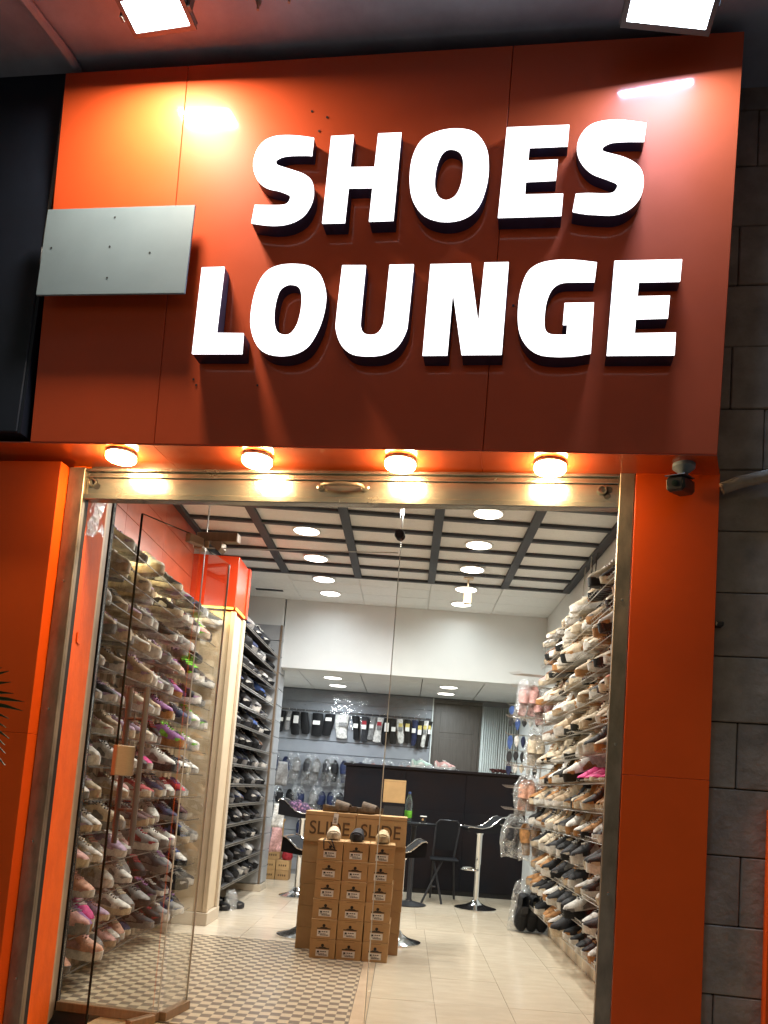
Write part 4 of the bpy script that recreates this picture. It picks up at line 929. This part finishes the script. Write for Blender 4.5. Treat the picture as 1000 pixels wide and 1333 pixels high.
# =================================================================== STOOLS, TABLE, CHAIR
def stool(label, x, y, zs_, yaw, rb=.215, name='bar_stool', sl=1.0):
    fr = Matrix.Translation((x, y, 0)) @ Matrix.Rotation(yaw, 4, 'Z')
    t = thing(name, label, 'bar stool', (0, 0, 0), fr, 'chrome bar stools')
    part('base', MB().lathe([(rb, .001), (rb, .012), (rb * .86, .020), (rb * .5, .042), (.055, .075), (.038, .10), (.03, .105)], 36), M['chrome'], t, True)
    cl = part('column', MB().lathe([(.030, .10), (.030, zs_ * .55), (.034, zs_ * .55 + .005), (.034, zs_ - .06), (.05, zs_ - .035)], 20), M['chrome'], t, True)
    pts = [(.0, .0, zs_ * .5)] + [(-.03 - .17 * math.sin(a), -.15 * math.cos(a), zs_ * .5) for a in [math.pi * k / 10 for k in range(11)]] + [(.0, .0, zs_ * .5)]
    part('footrest', MB().tube(pts, .011, 10), M['chrome'], cl, True)
    pr = [(-.19, .025), (-.16, .034), (-.02, .022), (.07, .045), (.14, .105), (.20, .158), (.25, .172), (.258, .165), (.262, -.005), (.02, -.030), (-.15, -.018), (-.185, -.002)]
    pr = [(a * sl, b * sl) for a, b in pr]
    part('seat', MB().prism([(a, zs_ + b) for a, b in pr], -.19, .19, 'y'), M['leather'], t)
    m = MB()
    for s_ in (-1, 1): m.tube([(a, s_ * .192, zs_ + b + .004) for a, b in pr[:7]] + [(.262 * sl, s_ * .188, zs_ + .16 * sl)], .0065, 8)
    m.tube([(.262 * sl, -.19, zs_ + .168 * sl), (.268 * sl, 0, zs_ + .172 * sl), (.262 * sl, .19, zs_ + .168 * sl)], .006, 8)
    part('seat_rim', m, M['chrome'], t, True)
    return t
stool('tall chrome bar stool with black seat standing clear before the counter', .905, 9.30, .905, .15, .245)
stool('chrome bar stool whose black seat shows between the boxes and the bistro chair', .010, 6.92, .755, .1, sl=.72)
stool('chrome bar stool whose black seat peeks out on the checkered side of the cartons', -.800, 6.90, .715, math.pi - .15, sl=.72)
stool('chrome bar stool carrying the patterned cloth bag near the slat column', -1.17, 9.22, .93, math.pi, .2)
cb = MB().grid(lambda u, v: (-1.40 + .37 * u, 9.08 + .26 * v, .965 + .165 * math.sin(math.pi * min(1, max(0, u))) ** .6 * math.sin(math.pi * v) ** .5 * (1 - .45 * u) + .012 * math.sin(23 * u + 7 * v)), 22, 14)
def clothmat():
    m = mat('patterned_purple_cloth', (.16, .08, .12), .9); t = m.node_tree; b = t.nodes['Principled BSDF']
    tc = t.nodes.new('ShaderNodeTexCoord'); v = t.nodes.new('ShaderNodeTexVoronoi'); v.inputs['Scale'].default_value = 26
    cr = t.nodes.new('ShaderNodeValToRGB'); e = cr.color_ramp.elements; e[0].color = (.30, .16, .12, 1); e[1].color = (.05, .03, .06, 1); e[0].position = .15; e[1].position = .5
    n = e = cr.color_ramp.elements.new(.32); n.color = (.22, .10, .22, 1)
    t.links.new(tc.outputs['Object'], v.inputs['Vector']); t.links.new(v.outputs['Distance'], cr.inputs[0]); t.links.new(cr.outputs[0], b.inputs['Base Color']); return m
solo('cloth_bag', cb, clothmat(), 'patterned purple and tan cloth bag lying on a bar stool', 'bag', WLD, (-1.2, 9.2, .96), smooth=True)

t = thing('side_table', 'dark round table before the counter carrying a water bottle', 'table', (.14, 9.2, 0))
part('table_top', MB().lathe([(.25, .918), (.255, .925), (.255, .935), (.25, .940)], 36, (.13, 9.22)), M['leather'], t, True)
part('pedestal', MB().lathe([(.20, .0), (.20, .012), (.04, .05), (.03, .07), (.03, .90), (.08, .918)], 20, (.13, 9.22)), M['dkmetal'], t, True)
def bottle(x, y, z, label):
    t = thing('water_bottle', label, 'bottle', (x, y, z))
    pet = glassmat('clear_blue_bottle_plastic', (.80, .92, .96), .06, .05, white=.04)
    part('bottle_body', MB().lathe([(.030, z + .001), (.042, z + .008), (.042, z + .20), (.040, z + .235), (.024, z + .29), (.015, z + .31), (.015, z + .325)], 20, (x, y)), pet, t, True)
    part('label_band', MB().lathe([(.0425, z + .05), (.0432, z + .052), (.0432, z + .13), (.0425, z + .132)], 20, (x, y)), CM['neon'], t, True)
    part('cap', MB().lathe([(.017, z + .325), (.017, z + .345), (.012, z + .350)], 16, (x, y)), CM['blue'], t, True)
bottle(.052, 9.17, .941, 'clear water bottle with green label and blue cap on the dark table')
t = thing('cup', 'black paper cup with white rim and small round emblem on the table', 'cup', (.235, 9.15, .941))
part('cup_body', MB().lathe([(.030, .9415), (.038, 1.015)], 18, (.228, 9.15)), M['ink'], t, True)
part('lid', MB().lathe([(.041, 1.0155), (.041, 1.022), (.036, 1.026)], 18, (.228, 9.15)), M['paper'], t, True)
part('emblem', MB().lathe([(.013, 9.1135), (.013, 9.1130), (.008, 9.1129)], 14, (.222, .985), 'y'), M['card'], t)
part('saucer', MB().lathe([(.045, .9408), (.05, .9435)], 18, (.228, 9.15)), M['paper'], t, True)
t = thing('carton', 'low black carton on the dark table under the small brown box', 'carton', (-.12, 9.1, .94))
part('carton_body', MB().bbox(-.235, 8.98, .9408, -.005, 9.16, 1.150, .003), M['dkmetal'], t)
part('carton_lid', MB().bbox(-.238, 8.977, 1.118, -.002, 9.163, 1.1525, .002), M['leather'], t)
t = thing('carton', 'small plain brown box standing high before the black counter', 'carton', (-.12, 9.05, 1.155))
part('carton_body', MB().bbox(-.250, 8.985, 1.153, .002, 9.14, 1.413, .003), M['card'], t)
part('lid_seam', MB().box(-.25, 8.9842, 1.392, .002, 8.9848, 1.394), M['brownink'], t)
t = thing('bistro_chair', 'dark metal bistro chair with crossed legs in front of the counter', 'chair', (.56, 9.75, 0))
m = MB(); m.tube([(.40, 9.95, .50), (.42, 9.97, .92), (.46, 9.975, .965), (.68, 9.975, .965), (.715, 9.97, .92), (.66, 9.95, .50)], .012, 8)
part('back_frame', m, M['dkmetal'], t, True)
part('backrest', MB().grid(lambda u, v: (.425 + .27 * u - .03 * (1 - v) * u, 9.965 + .012 * math.sin(math.pi * u), .60 + .34 * v), 8, 6), M['leather'], t, True)
part('seat', MB().bbox(.36, 9.55, .49, .70, 9.95, .515, .008), M['leather'], t)
for a, b in (((.41, 9.92, .49), (.40, 9.98, .0)), ((.66, 9.92, .49), (.70, 9.98, .0)), ((.40, 9.60, .49), (.52, 9.45, .0)), ((.50, 9.60, .49), (.28, 9.45, .0))):
    part('leg', MB().tube([a, b], .013, 8), M['dkmetal'], t, True)
part('stretcher', MB().tube([(.44, 9.54, .19), (.36, 9.54, .19)], .008, 6), M['dkmetal'], t, True)

# =================================================================== COUNTER, BACK WALL
t = thing('counter', 'tall black counter across the back of the shop', 'counter', (.4, 10.5, 0))
for a, b in ((-.80, -.01), (-.007, .783), (.786, XR - .002)):
    part('front_panel', MB().bbox(a, 10.32, .06, b, 10.345, 1.575, .002), M['ctr'], t)
part('carcass', MB().box(-.795, 10.346, .06, XR - .004, 10.85, 1.57), M['ctr'], t)
part('counter_top', MB().bbox(-.83, 10.29, 1.576, XR - .003, 10.90, 1.612, .004), M['ctr'], t)
part('kick_plate', MB().box(-.78, 10.35, .0, XR - .004, 10.84, .0595), M['black'], t)
part('pull', MB().tube([(1.38, 10.318, 1.36), (1.40, 10.30, 1.365), (1.46, 10.30, 1.355), (1.48, 10.318, 1.345)], .005, 6), M['chrome'], t)
m = MB().grid(lambda u, v: (.10 + .60 * u, 10.38 + .34 * v, 1.616 + (.05 * (1 - u) + .02) * math.sin(math.pi * v) * math.sin(math.pi * u) ** .4 + .006 * math.sin(31 * u + 9 * v)), 24, 12)
solo('folded_bag', m, M['poly'], 'clear plastic bags lying flat on the black counter top', 'plastic bags', WLD, (.4, 10.5, 1.61))
for i, (x, c_, lb) in enumerate(((.05, 'mint', 'pale mint trainer lying on the counter among the plastic bags'), (.36, 'rose', 'pale rose trainer lying on the counter among the plastic bags'))):
    shoe('trainer', 'trainer', lb, 'trainer', None, place(x, 10.50, 1.613, .1, 0, 0, 1.0), c_, 'white', 'white', 'grey')
t = thing('desk_fan', 'dark red tangle of gift ribbon on the counter beside the curtain', 'ribbon', (1.25, 10.5, 1.613)); t.name = 'gift_ribbon'
ORIG[t.name] = Vector((1.25, 10.5, 1.613))
for k in range(7):
    a = k * 2.3; part('loop', MB().tube([(1.25 + .11 * math.cos(a + q * .9) * (1 if k % 2 else .6) + .02 * k - .06, 10.5 + .05 * math.sin(a + q * .9), 1.625 + .05 * abs(math.sin(q * 1.1 + k))) for q in range(8)], .010, 6), CM['maroon'], t, True)

bw = thing('slat_wall', 'blue grey slat wall behind the counter hung with socks and slides', 'slat wall', (-.9, YB, 0))
for k in range(14):
    z0 = .06 + k * .187
    part('slat', MB().bbox(XL + .003, YB + .03, z0 + .004, .305, YB + .055, z0 + .183, .003), M['slatback'], bw)
part('film', MB().grid(lambda u, v: (XL + .02 + 2.30 * u, YB + .012 + .006 * math.sin(9 * u + 4 * v), 2.10 + .55 * v), 20, 6), M['polyf'], bw, True)
part('end_trim', MB().box(.3055, YB + .0, .06, .322, YB + .058, 2.676), M['curtain'], bw)
t = thing('back_door', 'dark taupe panel door behind the black counter', 'door', (.67, YB + .03, 0))
part('door_leaf', MB().bbox(.345, YB + .012, .0, 1.005, YB + .05, 2.60, .004), M['door'], t)
fr_ = MB(); fr_.box(.323, YB, 0, .344, YB + .058, 2.655); fr_.box(1.006, YB, 0, 1.03, YB + .058, 2.655); fr_.box(.344, YB, 2.602, 1.006, YB + .058, 2.655)
part('door_frame', fr_, M['door'], t)
for z0, z1 in ((.2, 1.1), (1.2, 2.1), (2.18, 2.5)): part('door_panel', MB().bbox(.43, YB + .006, z0, .92, YB + .0118, z1, .003), M['door'], t)
for k, (a, b) in enumerate(((1.035, 1.28), (1.285, 1.57))):
    c = MB()
    n = 40
    for i in range(n + 1):
        x = a + (b - a) * i / n; yy = YB - .02 + .028 * math.sin(i * 1.25 + k); c.v += [(x, yy, .02), (x, yy, 2.60)]
    c.f = [(2 * i, 2 * i + 2, 2 * i + 3, 2 * i + 1) for i in range(n)]
    o = solo('curtain', c, M['curtain'], ['pale pleated curtain right beside the dark taupe door', 'pale pleated curtain in the corner against the white wall'][k], 'curtain', WLD, ((a + b) / 2, YB, .02), smooth=True)
    md = o.modifiers.new('thick', 'SOLIDIFY'); md.thickness = .003
# socks
SOCK = [(-1.88, 'black', .30, .11), (-1.77, 'grey', .27, .09), (-1.66, 'black', .33, .12), (-1.53, 'black', .31, .13), (-1.36, 'black', .33, .17), (-1.19, 'black', .31, .15), (-.98, 'white', .33, .19), (-.79, 'black', .34, .11), (-.67, 'charcoal', .36, .11), (-.56, 'grey', .32, .10), (-.45, 'white', .35, .11), (-.34, 'black', .38, .10), (-.24, 'black', .36, .10), (-.14, 'white', .34, .10), (-.04, 'black', .33, .10), (.055, 'navy', .36, .09), (.14, 'black', .40, .09), (.215, 'white', .37, .08), (.28, 'black', .36, .06)]
cnt = {}
ctag = ['red', 'yellow', 'paper']
order = sorted(range(len(SOCK)), key=lambda q: SOCK[q][0])
for pos, idx in enumerate(order):
    x, c_, h, wd = SOCK[idx]; z1 = 2.325
    t = thing('sock_pack', f'hanging pack of {c_} socks, {ORD[pos + 1]} from the slat column on the back wall', 'sock pack', (x, YB - .02, z1), WLD, 'sock packs hanging on the back wall')
    def SP(u, v, s_, x=x, h=h, wd=wd, z1=z1):
        cx__ = x + (.02 * math.sin(2.5 * v + x * 9)); ww = wd * (.46 + .05 * math.sin(4 * v + x * 5) - (.10 if wd < .14 else .02) * max(0, v - .75) * 4 * (.5 + .5 * math.sin(x * 31)))
        return (cx__ + (u - .5) * 2 * ww, YB - .020 - s_ * (.028 * math.sin(math.pi * u) ** .6 * (.6 + .4 * math.sin(math.pi * min(1, v + .1)))) - .004 * math.sin(22 * v + 5 * u), z1 - h * v - .012 * math.sin(math.pi * u) * v)
    m = MB().grid(lambda u, v: SP(u, v, 1), 8, 8); m2 = MB().grid(lambda u, v: SP(1 - u, v, -.6), 8, 8); m.add(m2.v, m2.f)
    sk = part('socks', m, CM[c_], t, True)
    if idx % 2 == 0 or wd < .125: part('label_card', MB().bbox(x - wd * .30, YB - .062, z1 - h * .52, x + wd * .30, YB - .052, z1 - h * .34, .001), M['paper'] if c_ != 'white' else CM['grey'], t)
    if idx in (2, 5, 8, 10, 11, 13, 14, 16, 17, 18): part('band', MB().bbox(x - wd * .30, YB - .0525, z1 - h * .34 + .001, x + wd * .30, YB - .0505, z1 - h * .18, .001), CM['yellow'] if idx > 12 else CM['red'] if idx in (8, 10) else M['paper'], t)
    part('hook', MB().tube([(x, YB + .028, z1 + .03), (x, YB - .05, z1 + .025), (x, YB - .055, z1 + .045)], .005, 6), M['chrome'], t)
solo('hook_rail', MB().bbox(-1.95, YB + .016, 2.345, .30, YB + .027, 2.372, .002), M['dkmetal'], 'dark rail with hooks that the sock packs hang from', 'rail', WLD, (-.8, YB, 2.35))

# bags of slides
def bagmesh(w_, h, d, seed):
    rr = random.Random(seed); ph = [rr.uniform(0, 6) for _ in range(6)]
    def fn(s_):
        def f(u, v):
            neck = .55 + .45 * min(1, v * 3.2) ** .7
            e = math.sin(math.pi * u) ** .5 * (math.sin(math.pi * min(1, max(0.02, v * .94 + .03)))) ** .6
            x = (u - .5) * w_ * neck + .012 * math.sin(7 * v + ph[0]); z = -h * v + .01 * math.sin(9 * u + ph[1])
            y = s_ * d * .5 * e + .012 * math.sin(14 * u + 9 * v + ph[2]) * e + .008 * math.sin(27 * v + 11 * u + ph[3]) * e
            return (x, y, z)
        return f
    m = MB().grid(fn(-1), 12, 14); m2 = MB().grid(fn(1), 12, 14)
    m.add(m2.v, [f[::-1] for f in m2.f])
    m.v = [(p[0] + rr.uniform(-.004, .004), p[1] + rr.uniform(-.009, .009), p[2] + rr.uniform(-.005, .005)) for p in m.v]; return m
BAGM = [bagmesh(.25, .44, .12, s_).mesh('plastic_bag', True) for s_ in range(4)]
def bag(label, x, y, z, k, yaw=0, sc_=1.0, group=None):
    o = bpy.data.objects.new('plastic_bag', BAGM[k % 4]); BAGM[k % 4].materials.clear(); BAGM[k % 4].materials.append(M['poly'])
    link(o); o.matrix_world = Matrix.Translation((x, y, z)) @ Matrix.Rotation(yaw, 4, 'Z') @ Matrix.Scale(sc_, 4); tag(o, label, 'plastic bag', group)
    return o
UPR = Matrix(((0, -1, 0, 0), (0, 0, -1, 0), (1, 0, 0, 0), (0, 0, 0, 1)))
bn = 0
for row, (z, xs_) in enumerate(((1.72, [-1.93, -1.66, -1.38, -1.10, -.84, -.58, -.30, -.04]), (1.26, [-1.86, -1.56, -1.27, -.98]), (.84, [-1.40, -1.10]))):
    rn = ['upper', 'middle', 'lower'][row]
    for i, x in enumerate(xs_):
        bag(f'clear bag of slides, {ORD[i + 1]} past the slat column, {rn} row of the back wall', x, YB - .07, z, bn, R.uniform(-.1, .1), 1.0, 'bagged slides on the back wall')
        for s_ in (-1, 1):
            c_ = R.choice(['black', 'charcoal', 'black', 'navy', 'grey']) if not (row == 0 and i > 4) else R.choice(['navy', 'mint', 'rose'])
            M4 = Matrix.Translation((x + s_ * .060, YB - .050 , z - .375)) @ Matrix.Rotation(R.uniform(-.12, .12), 4, 'Y') @ UPR @ Matrix.Scale(1.14, 4)
            slide(f'{c_} slide, {"first" if s_ < 0 else "second"} one in the {ORD[i + 1]} bag past the column, {rn} back row', M4, c_, 'slides packed in bags on the back wall')
        bn += 1
# bags at the end of the wire rack
ENDB = [(1.17, 7.98, 2.52, 'rose', 'upper bag of rose slippers'), (1.36, 7.98, 2.44, 'rose', 'inner upper bag of rose slippers'), (1.30, 8.02, 2.02, 'cream', 'bag of cream sandals'), (1.22, 7.98, 1.56, 'peach', 'bag of peach slippers'), (1.42, 7.99, 1.52, 'peach', 'inner bag of peach slippers'),
        (1.12, 8.06, 1.14, 'charcoal', 'swinging bag of dark slides'), (1.30, 7.98, 1.12, 'tan', 'bag of tan sandals'), (1.44, 7.98, .90, 'grey', 'bag of grey slides')]
for i, (x, y, z, c_, nm) in enumerate(ENDB):
    bag(f'clear {nm} hanging at the end of the wire rack', x, y, z, i, R.uniform(-.2, .2), .98, 'bagged slippers at the rack end')
    for s_ in (-1, 1):
        M4 = Matrix.Translation((x + s_ * .05, y + .02, z - .375)) @ Matrix.Rotation(R.uniform(-.15, .15) + (.25 if i == 5 else 0), 4, 'Y') @ UPR @ Matrix.Scale(1.14, 4)
        slide(f'{c_} slipper, {"outer" if s_ < 0 else "inner"} one in the {nm.replace("of " , "with ")}'[:80], M4, c_, 'slippers packed in bags at the rack end')
for i, x in enumerate((1.26, 1.36, 1.46)):
    b_ = bag(f'tall clear bag of black boots, {ORD[i + 1]} from the aisle at the rack foot', x, 7.98, .50, i, .1, 1.15, 'boot bundles at the rack foot')
    for k in range(2):
        sh_ = shoe('boot', 'ankle_boot', f'black boot standing toe down, {"front" if k == 0 else "rear"} one in the {ORD[i + 1]} bundle bag', 'ankle boot', 'boots in the bundle bags', Matrix.Translation((x - .02, 7.95 + k * .11, .38)) @ Matrix.Rotation(math.pi / 2 + .03, 4, 'Y') @ Matrix.Rotation(math.pi / 2, 4, 'X') @ Matrix.Scale(1.32, 4), 'black', 'charcoal', 'charcoal', 'black')
# hooks at the rack end
for i, z in enumerate((2.56, 2.44, 2.12, 1.62, 1.40, 1.18, 1.00)):
    m = MB()
    for k in range(5): m.tube([(1.56, 7.93 + k * .028, z), (1.10 - .02 * k, 7.93 + k * .028, z + .012), (1.06 - .02 * k, 7.93 + k * .028, z + .035)], .0028, 5)
    solo('display_hook', m, M['wire'], f'set of long wire hooks ending the wire rack, {ORD[7 - i]} set from the floor', 'hooks', WLD, (1.4, 8, z), group='wire hook sets at the rack end')
# clothes hangers with small things on the wall by the curtain
t = thing('hanging_rack', 'small rack of blue and grey hair accessories hanging near the curtain', 'hanging rack', (1.35, 9.0, 1.9))
part('pole', MB().tube([(1.52, 9.0, .05), (1.52, 9.0, 2.45)], .012, 8), M['wire'], t)
part('base', MB().lathe([(.05, .0), (.05, .02), (.012, .05)], 14, (1.52, 9.0)), M['wire'], t)
for k, z in enumerate((2.36, 2.22, 2.02, 1.84, 1.70)):
    ar = part('arm', MB().tube([(1.52, 9.0, z), (1.12, 8.98, z + .01), (1.09, 8.98, z + .03)], .005, 6), M['wire'], t)
    for j in range(5):
        x = 1.15 + j * .075; L_ = R.uniform(.08, .16)
        c_ = R.choice(['navy', 'grey', 'charcoal', 'blue', 'white', 'cream'])
        part('accessory', MB().grid(lambda u, v: (x + .03 * (u - .5) * 2 * math.sin(math.pi * (.15 + .8 * v)), 8.97 + .02 * math.cos(3 * u + j), z - .005 - L_ * v), 5, 5), CM[c_], ar, True)
# wall panel, cables over the wire rack
t = thing('foam_panel', 'white foam brick panel on the wall above the wire rack', 'wall panel', (XR, 5.7, 3.1))
for r_ in range(4):
    for k in range(8):
        y0 = 4.9 + k * .20 + (.1 if r_ % 2 else 0); part('foam_brick', MB().bbox(XR - .012, y0 + .004, 2.98 + r_ * .085 + .003, XR - .0005, y0 + .196, 2.98 + (r_ + 1) * .085 - .003, .004), M['white'], t)
for i, (y, x) in enumerate(((6.7, 1.52), (6.82, 1.50), (6.90, 1.53), (7.15, 1.52))):
    solo('cable', MB().tube([(x, y, ZC - .03), (x - .01, y + .01, 3.2), (x - .02, y, 2.96)], .005, 6), M['wire'] if i % 2 else M['dkmetal'], f'thin cable hanging from the ceiling to the wire rack, {ORD[i + 1]} from the street', 'cable', WLD, (x, y, 3.2), group='cables over the wire rack')

# floor things by the cream column and back corner
bag('crumpled clear bag with dark trainers on the floor behind the cream column', -1.66, 7.98, .19, 2, 1.2, .9)
for k, (dx, dy) in enumerate(((-.07, -.05), (.03, .06))):
    shoe('trainer', 'trainer', f'black trainer in the clear bag on the floor, {"the one by the rack" if k == 0 else "the one by the aisle"}', 'trainer', None, place(-1.85 + dx, 7.98 + dy, .002, -.2 + .3 * k), 'black', 'charcoal', 'grey', 'black')
rb = random.Random(3)
for i, (x, z, c_) in enumerate(((-1.74, 0, 'card'), (-1.56, 0, 'card2'), (-1.74, .13, 'card'), (-1.56, .13, 'card'), (-1.70, .26, 'card2'))):
    t = thing('small_carton', ['small carton on the floor right behind the slat column', 'small carton on the floor by the stool, back corner', 'small carton in the second layer right behind the slat column', 'small carton in the second layer by the stool, back corner', 'topmost small carton of the pile in the back corner'][i], 'carton', (x, 10.7, z), WLD, 'small cartons in the back corner')
    part('carton_body', MB().bbox(x - .085, 10.60, z + .001, x + .085, 10.85, z + .128, .002), M[c_], t)
    m = MB()
    for k in range(4): m.box(x - .05 + k * .028, 10.598, z + .05, x - .034 + k * .028, 10.5995, z + .075)
    part('print', m, M['brownink'], t)
t = thing('red_bag', 'red plastic bag with handles on the small cartons', 'bag', (-1.52, 10.7, .26))
part('bag_body', MB().lathe([(.06, .262), (.075, .30), (.065, .38), (.035, .42)], 12, (-1.52, 10.70)), CM['red'], t, True)
part('bag_handle', MB().tube([(-1.55, 10.70, .41), (-1.54, 10.70, .48), (-1.50, 10.70, .48), (-1.49, 10.70, .41)], .006, 6), CM['red'], t)
t = thing('paper_roll', 'brown wrapping paper roll standing upright in the back corner', 'paper roll', (-1.66, 10.4, 0))
part('roll', MB().lathe([(.055, .39), (.055, .75), (.07, .78), (.07, .80)], 16, (-1.66, 10.74)), M['card'], t, True)
part('core', MB().lathe([(.02, .388), (.02, .805)], 12, (-1.66, 10.74)), M['card2'], t)
for i, (z, c_) in enumerate(((1.55, 'grey'), (1.02, 'white'), (.72, 'rose'))):
    m = MB().grid(lambda u, v: (-1.58 + .10 * (u - .5) * (1 + .3 * v), 9.98 + .14 * (u - .5) + .03 * math.sin(5 * u + 6 * v), z - .30 * v), 8, 8)
    o = solo('hanging_garment', m, CM[c_], [f'grey garment hanging at the slat column side', 'white garment hanging at the slat column side', 'rose garment hanging low at the slat column side'][i], 'garment', WLD, (-1.58, 9.98, z), smooth=True)
    md = o.modifiers.new('thick', 'SOLIDIFY'); md.thickness = .01
